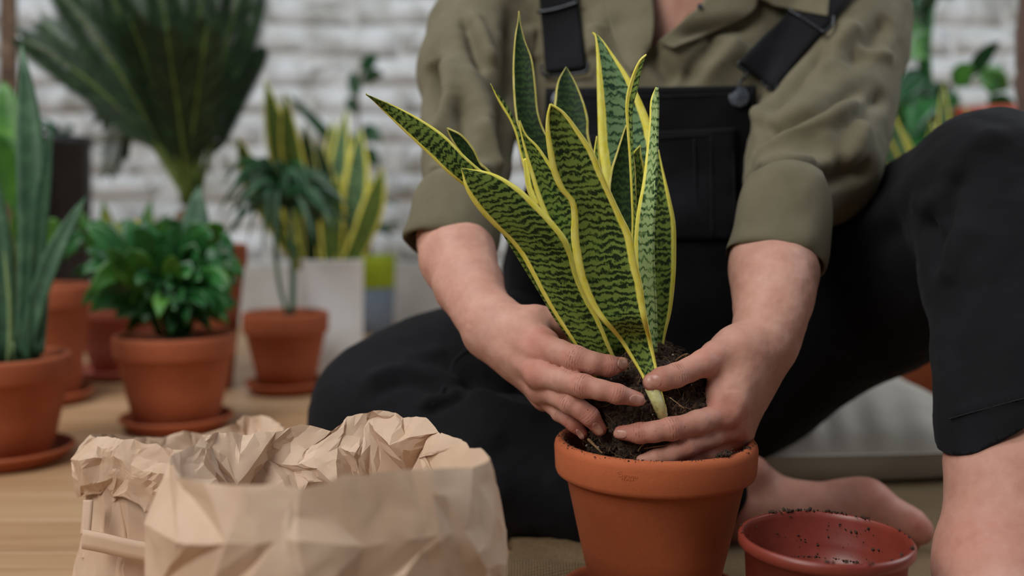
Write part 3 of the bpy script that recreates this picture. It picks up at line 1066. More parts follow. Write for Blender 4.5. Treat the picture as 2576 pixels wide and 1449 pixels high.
# H: dark round-shouldered leaf behind
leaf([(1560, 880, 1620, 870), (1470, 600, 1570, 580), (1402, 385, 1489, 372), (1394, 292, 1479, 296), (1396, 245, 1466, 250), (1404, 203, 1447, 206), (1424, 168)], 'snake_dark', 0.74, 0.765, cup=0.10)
# I: tall leaf with broad yellow margins
leaf([(1590, 900, 1650, 890), (1550, 650, 1662, 640), (1518, 450, 1656, 430), (1507, 370, 1648, 350), (1504, 285, 1627, 284), (1502, 200, 1588, 203), (1501, 145, 1551, 148), (1498, 95, 1513, 97), (1491, 81)],
     'snake_wide', 0.725, 0.742, cup=0.10)
# J: leaf on edge in front of I
leaf([(1588, 640, 1596, 640), (1590, 560, 1599, 560), (1588, 500, 1599, 500), (1583, 400, 1594, 400), (1577, 320, 1591, 320), (1574, 268, 1592, 270), (1579, 228, 1604, 222), (1592, 187, 1613, 178), (1608, 154, 1621, 150), (1626, 137)],
     'snake', 0.705, 0.695, cup=0.1, u0=0.0, u1=0.30)
# K: pale narrow leaf, right, and L: the dark half behind it with its yellow edge
leaf([(1640, 892, 1651, 886), (1612, 800, 1651, 790), (1600, 700, 1647, 696), (1596, 640, 1645, 640), (1597, 586, 1645, 582), (1603, 532, 1648, 530), (1618, 455, 1652, 455), (1628, 375, 1654, 375), (1635, 310, 1655, 310),
      (1638, 255, 1656, 253), (1652, 220)], 'snake_pale', 0.70, 0.69, cup=0.05, u0=0.0, u1=0.66, dD=-0.004)
leaf([(1654, 915, 1664, 912), (1642, 850, 1673, 846), (1636, 780, 1689, 778), (1632, 700, 1698, 696), (1630, 632, 1700, 632), (1632, 560, 1698, 559), (1634, 490, 1683, 486), (1642, 425, 1668, 425), (1649, 378, 1657, 376)],
     'snake', 0.712, 0.728, cup=0.12, u0=0.25, u1=1.0)
# M, N: short grey-green leaves deep in the rosette, and a bare new tip
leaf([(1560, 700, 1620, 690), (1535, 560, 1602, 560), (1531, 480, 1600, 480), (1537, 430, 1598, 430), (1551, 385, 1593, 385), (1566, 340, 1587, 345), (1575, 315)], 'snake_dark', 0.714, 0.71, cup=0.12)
leaf([(1592, 560, 1627, 550), (1588, 440, 1623, 440), (1590, 392, 1613, 390), (1610, 366)], 'snake', 0.722, 0.722, cup=0.1)
leaf([(1490, 440, 1512, 440), (1494, 385, 1507, 388), (1501, 342)], 'snake', 0.735, 0.735, cup=0.1)

# root ball: lumpy soil with fibres
ball = SDF()
bc = PX(1628, 1045, 0.716)
ball.ball(bc, 0.0415, 0.012)
ball.cone(PX(1640, 945, 0.72), bc, 0.024, 0.036, 0.02)
ball.ball(PX(1560, 1030, 0.70), 0.024, 0.015)
ball.ball(PX(1720, 1010, 0.712), 0.023, 0.015)
ball.ball(PX(1640, 1130, 0.71), 0.036, 0.02)
V, Fc = ball.mesh(0.0013, 1)
V = V + vnormals(V, Fc) * (0.0032 * fbm(V, 130, 3, 2) + 0.0012 * vnoise(V, 700, 4))[:, None]
in_plant(mesh_obj('root_ball', V, Fc, M['soil'], plant))
g = np.random.default_rng(11)
pick = g.integers(0, len(V), 4200)
in_plant(crumbs('soil_grains', V[pick] + g.normal(size=(4200, 3)) * 0.0006, 0.0007, M['crumb'], plant, 12))
pick = g.integers(0, len(V), 130)
in_plant(crumbs('perlite_grains', V[pick], 0.00045, M['perlite'], plant, 13))
Nn = vnormals(V, Fc)
fib = []
for k in range(620):
    i = g.integers(0, len(V))
    d = g.normal(size=3); d -= Nn[i] * (d @ Nn[i]); d /= np.linalg.norm(d)
    L = g.uniform(0.002, 0.013)
    t = np.linspace(0, 1, 6)[:, None]
    b = np.cross(d, Nn[i])
    p = V[i] + Nn[i] * (0.0006 + 0.0016 * np.sin(t * 3.1)) + d * L * t + b * L * 0.3 * g.normal() * t ** 2
    fib.append(tube(p, g.uniform(0.00005, 0.00020), 4))
o = in_plant(mesh_obj('root_fibres', *join(fib), M['fibre'], plant)); o['kind'] = 'stuff'
for pts, r in (([(1690, 915, .70), (1705, 903, .697), (1720, 893, .693), (1730, 890, .69)], 0.0009),
               ([(1480, 1105, .685), (1500, 1125, .675), (1515, 1140, .67)], 0.0012), ([(1620, 1128, .668), (1660, 1122, .664), (1700, 1117, .664)], 0.0006),
               ([(1655, 1096, .664), (1618, 1118, .664), (1605, 1135, .664)], 0.0006), ([(1685, 1000, .668), (1705, 1015, .664), (1722, 1028, .662)], 0.0004)):
    p = catmull([PX(*q) for q in pts], 5)
    in_plant(mesh_obj('root', *tube(p, np.linspace(r, r * 0.4, len(p)), 6), M['fibre'], plant))
# ------------------------------------------------------------------ person: hands and forearms (fine), body (coarse)
# joints: px, py, depth, radius in photo pixels
FING = {}
# hand at photo left (back of the hand to the viewer, fingers round the root ball)
FING['li'] = [(1368, 872, .702, 33), (1410, 886, .688, 31), (1449, 902, .676, 31.5), (1492, 913, .674, 28.5), (1532, 920, .676, 27), (1562, 916, .682, 19)]
FING['lm'] = [(1362, 943, .697, 32), (1415, 957, .679, 29.5), (1468, 971, .665, 29), (1512, 981, .660, 26), (1553, 991, .658, 25), (1604, 1004, .661, 18.5)]
FING['lr'] = [(1366, 984, .708, 29), (1402, 997, .690, 26.5), (1434, 1015, .677, 26.5), (1460, 1030, .674, 24), (1484, 1047, .673, 24), (1508, 1078, .676, 18.5)]
FING['lp'] = [(1374, 1002, .722, 26), (1392, 1019, .708, 22.5), (1410, 1038, .698, 22.5), (1430, 1053, .694, 20.5), (1447, 1067, .692, 20.5), (1466, 1090, .692, 15)]
# hand at photo right (thumb in front of the plant, index along the front of the root ball)
FING['rt'] = [(1850, 872, .706, 44), (1800, 896, .694, 38), (1768, 915, .686, 34), (1734, 930, .680, 30), (1700, 944, .675, 30), (1664, 954, .671, 29), (1640, 961, .670, 23)]
FING['ri'] = [(1822, 1044, .686, 34), (1755, 1064, .672, 31), (1688, 1079, .663, 29), (1648, 1086, .661, 26.5), (1607, 1090, .663, 25), (1562, 1089, .667, 18)]
FING['rm'] = [(1846, 1078, .698, 30), (1790, 1098, .682, 28), (1728, 1124, .670, 27), (1690, 1140, .667, 25), (1652, 1152, .666, 23), (1615, 1160, .668, 17)]
FING['rr'] = [(1856, 1096, .710, 27), (1815, 1120, .696, 25), (1772, 1146, .684, 24), (1735, 1165, .679, 22), (1700, 1180, .677, 17)]
FING['rp'] = [(1860, 1106, .722, 23), (1838, 1135, .712, 21), (1810, 1160, .703, 20), (1780, 1180, .697, 16)]


def hand_left(s):
    for k in ('li', 'lm', 'lr', 'lp'):
        s.chain(FING[k], 0.0022)
    W = (1232, 818, .752)
    for (x, y, D, r), wr in ((FING['li'][0], (1255, 800, .750, 56)), (FING['lm'][0], (1240, 822, .750, 58)), (FING['lr'][0], (1228, 840, .753, 52)), (FING['lp'][0], (1222, 850, .760, 46))):
        s.cone(PX(*wr[:3]), PX(x - 6, y - 2, D + .003), RPX(wr[3], wr[2]), RPX(r, D), 0.010)
    # thumb side, going behind the leaves
    s.chain([(1275, 812, .748, 46), (1345, 806, .735, 34), (1405, 808, .738, 30), (1462, 850, .748, 28), (1515, 900, .752, 23)], 0.008)
    s.cone(PX(1330, 830, .728), PX(1375, 862, .712), RPX(34, .73), RPX(26, .71), 0.010)
    # wrist and forearm
    s.chain([(1240, 822, .752, 62), (1205, 770, .772, 68), (1178, 715, .797, 80), (1152, 650, .826, 90), (1143, 600, .850, 86), (1140, 550, .872, 72)], 0.012)


def hand_right(s):
    for k in ('rt', 'ri', 'rm', 'rr', 'rp'):
        s.chain(FING[k], 0.0022)
    for key, wr in (('ri', (1905, 868, .722, 60)), ('rm', (1925, 872, .727, 62)), ('rr', (1938, 874, .733, 56)), ('rp', (1944, 876, .740, 46))):
        x, y, D, r = FING[key][0]
        s.cone(PX(*wr[:3]), PX(x + 3, y - 3, D + .003), RPX(wr[3], wr[2]), RPX(r, D), 0.010)
    s.cone(PX(1880, 900, .705), PX(1840, 1000, .690), RPX(52, .705), RPX(40, .69), 0.012)
    s.cone(PX(1850, 905, .702), PX(1800, 985, .690), RPX(40, .70), RPX(24, .69), 0.010)       # web of the thumb
    s.chain([(1905, 850, .716, 58), (1850, 872, .706, 44)], 0.012)
    s.chain([(1926, 856, .726, 72), (1938, 800, .735, 80), (1945, 740, .752, 94), (1946, 680, .775, 103), (1946, 630, .797, 96), (1962, 570, .818, 78)], 0.012)


def dorsal(key, i):
    """unit vectors of a finger at joint i: along, away from the palm"""
    p = [PX(*q[:3]) for q in FING[key]]
    a = p[min(i + 1, len(p) - 1)] - p[max(i - 1, 0)]
    return a / np.linalg.norm(a)


# creases over the joints and redness: key, joint index, strength
JOINTS = [('li', 2, 1), ('lm', 2, 1), ('lr', 2, 1), ('lp', 2, .8), ('li', 4, .6), ('lm', 4, .7), ('lr', 4, .7), ('lp', 4, .6),
          ('rt', 4, 1), ('ri', 2, 1), ('ri', 4, .6), ('rm', 2, .6)]
RED = [('li', 0, .9, .012), ('lm', 0, .8, .012), ('lr', 0, .6, .011), ('li', 2, .7, .010), ('lm', 2, .6, .010), ('lr', 2, .5, .009), ('li', 4, .55, .012), ('lm', 4, .6, .012), ('lm', 5, .7, .012),
       ('lr', 4, .7, .012), ('lr', 5, .9, .012), ('lp', 4, .8, .011), ('lp', 5, 1, .011), ('li', 5, .8, .012), ('rt', 6, .7, .012), ('rt', 4, .35, .010), ('rt', 2, .4, .014), ('ri', 0, .9, .013),
       ('ri', 2, .6, .011), ('ri', 4, .6, .012), ('ri', 5, .8, .012), ('rm', 0, .8, .013), ('rm', 2, .5, .012), ('rr', 0, .6, .012)]


# lines of the extensor tendons on the backs of the hands
TENDONS = [((1255, 812, .735), (1366, 872, .690)), ((1245, 835, .735), (1362, 942, .686)), ((1238, 852, .74), (1366, 982, .698)), ((1905, 880, .705), (1822, 1042, .674)), ((1922, 890, .71), (1848, 1076, .686))]


def finish_hand(V, Fc):
    N = vnormals(V, Fc)
    disp = np.zeros(len(V)); red = np.zeros(len(V)); dirt = np.zeros(len(V))
    view = V - np.array([0, 0, CAM_H]); view /= np.linalg.norm(view, axis=1)[:, None]
    back = np.clip(-(N * view).sum(1), 0, 1)
    cpos = np.zeros(len(V)); cmask = np.zeros(len(V))
    for key, i, s in JOINTS:
        x, y, D, r = FING[key][i]
        c, a = PX(x, y, D), dorsal(key, i)
        R = RPX(r, D)
        q = V - c
        t = q @ a
        rad = np.linalg.norm(q - t[:, None] * a, axis=1)
        close = (rad < R * 1.5) & (np.abs(t) < R * 1.4)
        near = s * np.exp(-(t / (R * 0.50)) ** 2) * close * np.clip(back * 1.7 - 0.1, 0, 1)
        m = near > cmask
        cmask[m] = near[m]; cpos[m] = t[m] * 1000
        disp += s * 0.00022 * np.exp(-(t / (R * 0.8)) ** 2) * close
    for key, i, s, w in RED:
        d = np.linalg.norm(V - PX(*FING[key][i][:3]), axis=1)
        red = np.maximum(red, s * np.exp(-(d / (w * 1.05)) ** 2))
    for key in ('lr', 'lp', 'ri', 'rm', 'lm'):
        for j in ((4, 5) if key != 'ri' else (2, 3, 4, 5)):
            if j >= len(FING[key]): continue
            d = np.linalg.norm(V - PX(*FING[key][j][:3]), axis=1)
            dirt = np.maximum(dirt, (0.5 if key == 'lm' else 0.9) * np.exp(-(d / 0.014) ** 2))
    # tendons, veins and soft relief on the backs of the hands
    disp += 0.00045 * fbm(V, 75, 3, 4)
    for a, b in TENDONS:
        d, t = seg_dist(V, PX(*a), PX(*b))
        disp += 0.0011 * np.exp(-(d / 0.0085) ** 2) * np.exp(-((t - .72) / .33) ** 2) * np.clip(back * 1.4, 0, 1) * np.exp(-((d / .0042 - 2.0)) ** 2) * 1.6
    return V + N * disp[:, None], red, dirt, cpos, cmask


hs = SDF(); hand_left(hs)
VL, FL = hs.mesh(0.00105, 1)
VL, redL, dirtL, cpL, cmL = finish_hand(VL, FL)
hs2 = SDF(); hand_right(hs2)
VR, FR = hs2.mesh(0.00105, 1)
VR, redR, dirtR, cpR, cmR = finish_hand(VR, FR)

# coarse body under the clothes: trunk, neck, head, upper arms, legs, feet
bd = SDF()
SH_L, SH_R = PX(1215, 30, 1.03), PX(2115, 30, 1.01)
NECK, HIP = PX(1680, -60, 1.04), PX(1690, 880, 1.12)
bd.cone(HIP, PX(1680, 420, 1.06), 0.115, 0.10, 0.05, ((1, 0, 0), 1.25))
bd.cone(PX(1680, 420, 1.06), PX(1680, 40, 1.05), 0.10, 0.095, 0.05, ((1, 0, 0), 1.35))
bd.cone(SH_L + np.array([.05, 0, -.01]), SH_R + np.array([-.05, 0, -.01]), 0.035, 0.035, 0.03)
bd.cone(NECK, NECK + np.array([0, -0.015, 0.13]), 0.052, 0.046, 0.03)
HEAD = NECK + np.array([0, -0.035, 0.225])
bd.ball(HEAD, 0.083, 0.02, ((0, 0, 1), 1.22))
bd.ball(HEAD + np.array([0, -0.035, -0.055]), 0.052, 0.03)
bd.cone(HEAD + np.array([0, -0.088, 0.0]), HEAD + np.array([0, -0.104, -0.032]), 0.007, 0.011, 0.012)
bd.cone(HEAD + np.array([-0.02, -0.083, -0.062]), HEAD + np.array([0.02, -0.083, -0.062]), 0.006, 0.006, 0.008)
for s in (-1, 1):
    bd.ball(HEAD + np.array([s * 0.032, -0.094, 0.008]), 0.014, 0.010, None, True)
    bd.ball(HEAD + np.array([s * 0.032, -0.078, 0.008]), 0.0125, 0.003)
    bd.ball(HEAD + np.array([s * 0.083, 0.0, -0.012]), 0.013, 0.008, ((0, 0, 1), 1.9))
bd.cone(SH_L + np.array([.03, .02, -.01]), PX(1165, 480, .90), 0.024, 0.024, 0.02)
bd.cone(SH_R + np.array([-.02, .01, -.01]), PX(2000, 460, .865), 0.032, 0.028, 0.02)
bd.cone(PX(1165, 480, .90), PX(1142, 600, .845), 0.026, 0.028, 0.02)
bd.cone(PX(2000, 460, .865), PX(1950, 600, .80), 0.028, 0.030, 0.02)
# folded leg (photo left) and its foot lying on its outer edge
bd.cone(PX(1560, 910, 1.10), PX(995, 1035, .985), 0.075, 0.048, 0.03)
bd.cone(PX(990, 1070, .965), PX(1500, 1215, .90), 0.045, 0.038, 0.03)
ft = SDF()
ft.chain([(1500, 1215, .90, 105), (1760, 1215, .905, 92), (1862, 1222, .905, 84)], 0.02)
ft.chain([(1862, 1255, .900, 92), (1900, 1275, .895, 86), (2020, 1292, .885, 72), (2140, 1288, .875, 74), (2205, 1302, .870, 66)], 0.014)
ft.ball(PX(1892, 1186, .880), RPX(40, .885), 0.014)                            # ankle bone
ft.ball(PX(1835, 1300, .905), RPX(72, .905), 0.02)                             # heel
ft.ball(PX(2186, 1258, .866), RPX(52, .868), 0.012)                            # ball of the foot
ft.chain([(2205, 1275, .866, 46), (2258, 1300, .860, 37), (2290, 1318, .857, 37), (2312, 1336, .856, 35)], 0.006)      # big toe
ft.chain([(2200, 1320, .872, 40), (2262, 1350, .868, 27), (2290, 1368, .866, 24)], 0.006)
ft.chain([(2180, 1350, .880, 36), (2240, 1372, .878, 24), (2262, 1384, .878, 22)], 0.006)
# raised leg (photo right): thigh, shin, ankle, foot flat on the floor
bd.cone(PX(1880, 880, 1.10), PX(2470, 490, .835), 0.075, 0.045, 0.03)
bd.cone(PX(2500, 510, .805), PX(2550, 800, .745), 0.040, 0.038, 0.03)
ft.chain([(2555, 800, .74, 120), (2556, 1000, .708, 136), (2550, 1180, .685, 146), (2545, 1330, .670, 140), (2540, 1420, .663, 146)], 0.02)
ft.ball(PX(2470, 1395, .655), RPX(64, .655), 0.02)
ft.cone(PX(2540, 1440, .662), PX(2560, 1530, .690), 0.036, 0.034, 0.02)
ft.cone(PX(2530, 1450, .655), PX(2440, 1640, .585), 0.036, 0.026, 0.03)
ft.cone(PX(2440, 1650, .585), PX(2400, 1700, .555), 0.026, 0.017, 0.02)
VB, FB = bd.mesh(0.0042, 2)
VT, FT = ft.mesh(0.0021, 1)
FB = np.vstack([FB, FT + len(VB)]); VB = np.vstack([VB, VT])
VB = VB + vnormals(VB, FB) * (0.0006 * fbm(VB, 45, 3, 9))[:, None]
VB[:, 2] = np.maximum(VB[:, 2], 0.0065)
redB = np.zeros(len(VB))
for p, s, w in ((PX(2318, 1330, .84), .7, .02), (PX(2190, 1250, .86), .55, .03), (PX(1885, 1190, .87), .4, .025), (PX(1840, 1300, .88), .5, .03), (PX(2480, 1400, .64), .45, .03), (PX(2100, 1290, .85), .35, .05)):
    redB = np.maximum(redB, s * np.exp(-(np.linalg.norm(VB - p, axis=1) / w) ** 2))
stub = ((VB[:, 0] > 0.27) & (VB[:, 1] < 0.8)).astype(float)
off = len(VB)
person = mesh_obj('person', np.vstack([VB, VL, VR]), np.vstack([FB, FL + off, FR + off + len(VL)]), M['skin'])
tag(person, 'person in olive shirt and black overalls sitting cross-legged, pressing a plant into its pot', 'person')
fattr(person, 'red', np.concatenate([redB, redL, redR]))
fattr(person, 'dirt', np.concatenate([np.zeros(len(VB)), dirtL, dirtR]))


fattr(person, 'stubble', np.concatenate([stub, np.zeros(len(VL) + len(VR))]))
fattr(person, 'crease_pos', np.concatenate([np.zeros(len(VB)), cpL, cpR]))
fattr(person, 'crease_mask', np.concatenate([np.zeros(len(VB)), cmL, cmR]))


# ---- finger nails: thin curved plates on the backs of the tips
def nail(sdf, px, py, ax_px, half_l, half_w, start, dr=0.0):
    """plate centred at px, py; ax_px = direction to the free edge in pixels; sizes in pixels"""
    a = np.array(ax_px, float); a /= np.linalg.norm(a)
    b = np.array([-a[1], a[0]])
    nu, nv = 15, 11
    u, v = np.meshgrid(np.linspace(-1, 1, nu), np.linspace(-1, 1, nv), indexing='ij')
    wf = np.where(u > 0, (1 - np.abs(u) ** 3.2 * 0.42), (1 - np.abs(u) ** 2.5 * 0.55))
    lf = 1 - 0.22 * np.abs(v) ** 2.2
    X = px + a[0] * u * half_l * lf + b[0] * v * half_w * wf
    Y = py + a[1] * u * half_l * lf + b[1] * v * half_w * wf
    W, D = sdf.trace(X, Y, start, 40)
    W = W.reshape(-1, 3)
    e = 1e-4
    G = np.stack([sdf.eval(W + np.eye(3)[i] * e) - sdf.eval(W - np.eye(3)[i] * e) for i in range(3)], -1)
    G /= np.linalg.norm(G, axis=1)[:, None] + 1e-9
    uu, vv = u.reshape(-1), v.reshape(-1)
    lift = 0.00030 + 0.0003 * np.clip(uu, 0, 1) - 0.0006 * (np.maximum(np.abs(vv), np.abs(np.minimum(uu, 0))) > 0.97)
    W = W + G * lift[:, None]
    o = mesh_obj('fingernail', W, grid_faces(nu, nv), M['nail'], person)
    md = o.modifiers.new('thickness', 'SOLIDIFY'); md.thickness = 0.0004; md.offset = -1
    return o


nail(hs2, 1643, 960, (-1, 0.12), 24, 21, 0.60)
nail(hs2, 1561, 1092, (-1, -0.06), 19, 13, 0.60)
nail(hs, 1602, 1006, (1, 0.22), 20, 15, 0.60)
nail(hs, 1503, 1078, (0.62, 0.8), 18, 12, 0.60)
nail(hs, 1459, 1092, (0.62, 0.8), 15, 8, 0.62)
nail(hs, 1566, 915, (1, -0.05), 13, 17, 0.60)

# toe nail and hair on the head (the head is above the frame)
hv = SDF()
hv.ball(HEAD + np.array([0, 0.012, 0.018]), 0.09, 0.02, ((0, 0, 1), 1.18))
hv.ball(HEAD + np.array([0, 0.075, 0.06]), 0.042, 0.02)
hv.ball(HEAD + np.array([0, -0.085, -0.03]), 0.075, 0.02, None, True)
V, Fc = hv.mesh(0.005, 1)
M['hair'] = mat_noise('brown_hair', [(0.3, (42, 28, 20)), (0.7, (72, 50, 36))], 60, 0.6)
mesh_obj('hair', V, Fc, M['hair'], person)
# ------------------------------------------------------------------ clothing (children of the person)
def chain_m(s, pts, k):
    """pts rows: px, py, D, radius in metres"""
    for p, q in zip(pts[:-1], pts[1:]):
        s.cone(PX(*p[:3]), PX(*q[:3]), p[3], q[3], k)


shirt = SDF()
shirt.cone(PX(1685, 620, 1.07), PX(1690, 260, 1.05), 0.112, 0.110, 0.05, ((1, 0, 0), 1.32))
shirt.cone(PX(1690, 260, 1.05), PX(1695, 20, 1.055), 0.110, 0.098, 0.05, ((1, 0, 0), 1.42))
shirt.cone(PX(1290, 0, 1.05), PX(2080, 0, 1.04), 0.060, 0.062, 0.05)
shirt.cone(NECK + np.array([0, 0.012, -0.02]), NECK + np.array([0, 0.012, 0.035]), 0.064, 0.060, 0.03)
shirt.chain([(1262, -30, 1.035, 105), (1200, 80, 1.012, 112), (1184, 180, .985, 124), (1184, 300, .95, 110), (1172, 400, .915, 104), (1160, 500, .880, 96)], 0.022)
shirt.chain([(2110, -30, 1.02, 140), (2140, 60, 1.0, 134), (2120, 140, .98, 140), (2094, 250, .95, 142), (2072, 340, .92, 146), (2036, 420, .882, 156), (2000, 468, .862, 100), (1984, 500, .812, 92)], 0.022)
V, Fc = shirt.mesh(0.0030, 2)
N = vnormals(V, Fc)
SHIRT_FOLDS = [
    # photo-left sleeve
    ([(1090, 150), (1082, 220), (1094, 285)], .011, -.020), ([(1112, 130), (1135, 220), (1118, 300), (1092, 380)], .009, .007), ([(1165, 40), (1190, 110), (1215, 190)], .006, -.006),
    ([(1185, 30), (1215, 100), (1245, 170)], .006, .005), ([(1130, 110), (1190, 230), (1250, 330)], .012, .006), ([(1150, 250), (1165, 330), (1110, 420)], .010, -.006),
    ([(1230, 180), (1270, 300), (1262, 420)], .014, -.008), ([(1090, 445), (1150, 470), (1230, 462)], .008, -.007), ([(1080, 415), (1150, 440), (1240, 425)], .008, .005),
    ([(1292, 20), (1290, 150), (1288, 300), (1280, 420)], .012, -.009), ([(1200, 300), (1240, 370), (1250, 440)], .008, .005),
    # photo-right sleeve: long pulls from the armpit to the shoulder
    ([(1895, 395), (1960, 330), (2060, 270), (2190, 215)], .009, -.008), ([(1890, 415), (1970, 350), (2080, 300), (2200, 255)], .010, .007), ([(1930, 290), (2010, 210), (2100, 110)], .009, -.007),
    ([(1900, 330), (1960, 250), (2040, 160)], .010, .005), ([(2040, 200), (2110, 110), (2160, 60)], .008, .005), ([(2130, 170), (2200, 100), (2240, 40)], .010, -.005),
    ([(2110, 330), (2180, 270), (2230, 240)], .008, -.006), ([(2150, 120), (2200, 130), (2245, 150)], .008, .004), ([(1890, 450), (1960, 440), (2080, 446)], .006, -.009),
    ([(1900, 425), (1980, 415), (2060, 420)], .010, .005), ([(2050, 470), (2120, 440), (2190, 420)], .008, -.005), ([(2060, 330), (2090, 390), (2070, 430)], .010, .003),
    ([(2165, 300), (2150, 370), (2120, 420)], .008, .004),
    # chest
    ([(1640, 110), (1660, 160), (1700, 210)], .008, -.006), ([(1700, 95), (1800, 70), (1900, 62)], .007, -.006), ([(1720, 215), (1780, 130), (1810, 80)], .008, -.006), ([(1540, 40), (1560, 120), (1540, 200)], .014, -.005),
    ([(1500, 60), (1500, 140)], .010, .004), ([(1900, 310), (1935, 330), (1950, 350)], .006, -.004), ([(1905, 250), (1915, 330)], .008, .004), ([(1330, 60), (1350, 160)], .010, .004), ([(1750, 190), (1830, 130), (1850, 90)], .010, .004),
]
V = folds(V, N, shirt, [(p, w, a * (1.75 if w < .0105 else 1.25)) for p, w, a in SHIRT_FOLDS])
V = V + vnormals(V, Fc) * (0.0022 * fbm(V, 16, 2, 3) + 0.0008 * fbm(V, 60, 2, 8))[:, None]


def inside(poly, X, Y):
    r = np.zeros(X.shape, bool)
    m = len(poly)
    for i in range(m):
        (x0, y0), (x1, y1) = poly[i], poly[(i + 1) % m]
        c = ((y0 > Y) != (y1 > Y)) & (X < (x1 - x0) * (Y - y0) / (y1 - y0 + 1e-9) + x0)
        r ^= c
    return r


# open neck: leave the V between the fronts free
cen = V[Fc].mean(1)
pj = project(cen)
N = vnormals(V, Fc)
hole = inside([(1636, -200), (1643, 40), (1640, 116), (1652, 112), (1768, 8), (1800, -200)], pj[:, 0], pj[:, 1]) & (cen[:, 1] < 1.02)
Fs = Fc[~hole]
used = np.unique(Fs); remap = np.full(len(V), -1); remap[used] = np.arange(len(used))
shirt_o = mesh_obj('shirt', V[used], remap[Fs], M['shirt'], person)
SHIRT_BVH = BVHTree.FromPolygons([tuple(q) for q in V], [tuple(int(i) for i in f) for f in Fc])
shirt_o['label'] = 'olive cotton shirt with rolled sleeves'


def on_shirt(X, Y):
    """points of the finished shirt seen at photo pixels"""
    X, Y = np.broadcast_arrays(np.asarray(X, float), np.asarray(Y, float))
    out = np.zeros(X.shape + (3,))
    for k in np.ndindex(X.shape):
        d = Vector(PX(X[k], Y[k], 1.0)) - Vector((0, 0, CAM_H))
        hit = SHIRT_BVH.ray_cast(Vector((0, 0, CAM_H)), d.normalized())[0]
        out[k] = hit if hit is not None else PX(X[k], Y[k], 1.0)
    return out


def strip(name, A, B, sdf, offset, mat, thick=0.002, nu=40, nv=16, parent=None, start=0.75, push=0.0, seed=0, rough=0.0):
    """cloth laid on a surface between two photo polylines A and B"""
    def res(P, n):
        P = catmull(np.asarray(P, float), 12) if len(P) > 2 else np.asarray(P, float)
        s = np.concatenate([[0], np.cumsum(np.linalg.norm(np.diff(P, axis=0), axis=1))])
        t = np.linspace(0, s[-1], n)
        return np.stack([np.interp(t, s, P[:, i]) for i in range(2)], -1)
    a, b = res(A, nu), res(B, nu)
    t = np.linspace(0, 1, nv)[None, :, None]
    Q = a[:, None] * (1 - t) + b[:, None] * t
    if sdf is shirt:
        W = on_shirt(Q[..., 0], Q[..., 1]) + np.array([0, -1, 0.12]) * offset
        for _ in range(5):
            P4 = np.pad(W, ((1, 1), (1, 1), (0, 0)), mode='reflect', reflect_type='odd')
            W = 0.5 * W + 0.125 * (P4[2:, 1:-1] + P4[:-2, 1:-1] + P4[1:-1, 2:] + P4[1:-1, :-2])
        o = mesh_obj(name, W.reshape(-1, 3), grid_faces(nu, nv), mat, parent or person)
        md = o.modifiers.new('thickness', 'SOLIDIFY'); md.thickness = thick; md.offset = 0
        return o
    W, _ = sdf.trace(Q[..., 0], Q[..., 1], start)
    W = W.reshape(-1, 3)
    e = 4e-4
    G = np.stack([sdf.eval(W + np.eye(3)[i] * e) - sdf.eval(W - np.eye(3)[i] * e) for i in range(3)], -1)
    G /= np.linalg.norm(G, axis=1)[:, None] + 1e-9
    W = W + G * offset
    if rough:
        W = W + G * (rough * fbm(W, 22, 3, seed))[:, None]
    o = mesh_obj(name, W, grid_faces(nu, nv), mat, parent or person)
    md = o.modifiers.new('thickness', 'SOLIDIFY'); md.thickness = thick; md.offset = 0
    return o


def seam(pts, sdf, offset, r=0.0007, mat=None, start=0.55, name='seam', parent=None):
    P = catmull(np.asarray(pts, float), 8) if len(pts) > 2 else np.linspace(pts[0], pts[1], 12)
    W, _ = sdf.trace(P[:, 0], P[:, 1], start)
    e = 4e-4
    G = np.stack([sdf.eval(W + np.eye(3)[i] * e) - sdf.eval(W - np.eye(3)[i] * e) for i in range(3)], -1)
    G /= np.linalg.norm(G, axis=1)[:, None] + 1e-9
    return mesh_obj(name, *tube(W + G * offset, r, 6), mat or M['denim_seam'], parent or person)


# shirt fronts and collar
strip('shirt_front', [(1512, -40), (1530, 60), (1560, 150), (1590, 190)], [(1634, -40), (1643, 40), (1641, 90), (1634, 122)], shirt, .006, M['shirt'], .003, rough=.002)
strip('shirt_front', [(1790, -50), (1768, 8), (1715, 58), (1652, 112)], [(1900, -50), (1895, 30), (1800, 82), (1690, 128)], shirt, .007, M['shirt'], .003, rough=.0015, seed=3)
strip('collar', [(1880, -60), (1896, -6), (1938, 24)], [(2084, -90), (2080, -20), (2074, 50)], shirt, .010, M['shirt'], .003)
bt = PX(1755, 28, .92)
W, _ = shirt.trace([1755], [28]); 
V, Fc = lathe([(0.0001, 0), (.0018, 0), (.0026, .0004), (.0027, .0010), (.0001, .0012)], 16)
b = mesh_obj('shirt_button', V, np.asarray(Fc), M['metal_dark'], person, loc=W[0] + np.array([0, -.0105, .002])); b.rotation_euler = (math.radians(70), 0, 0)


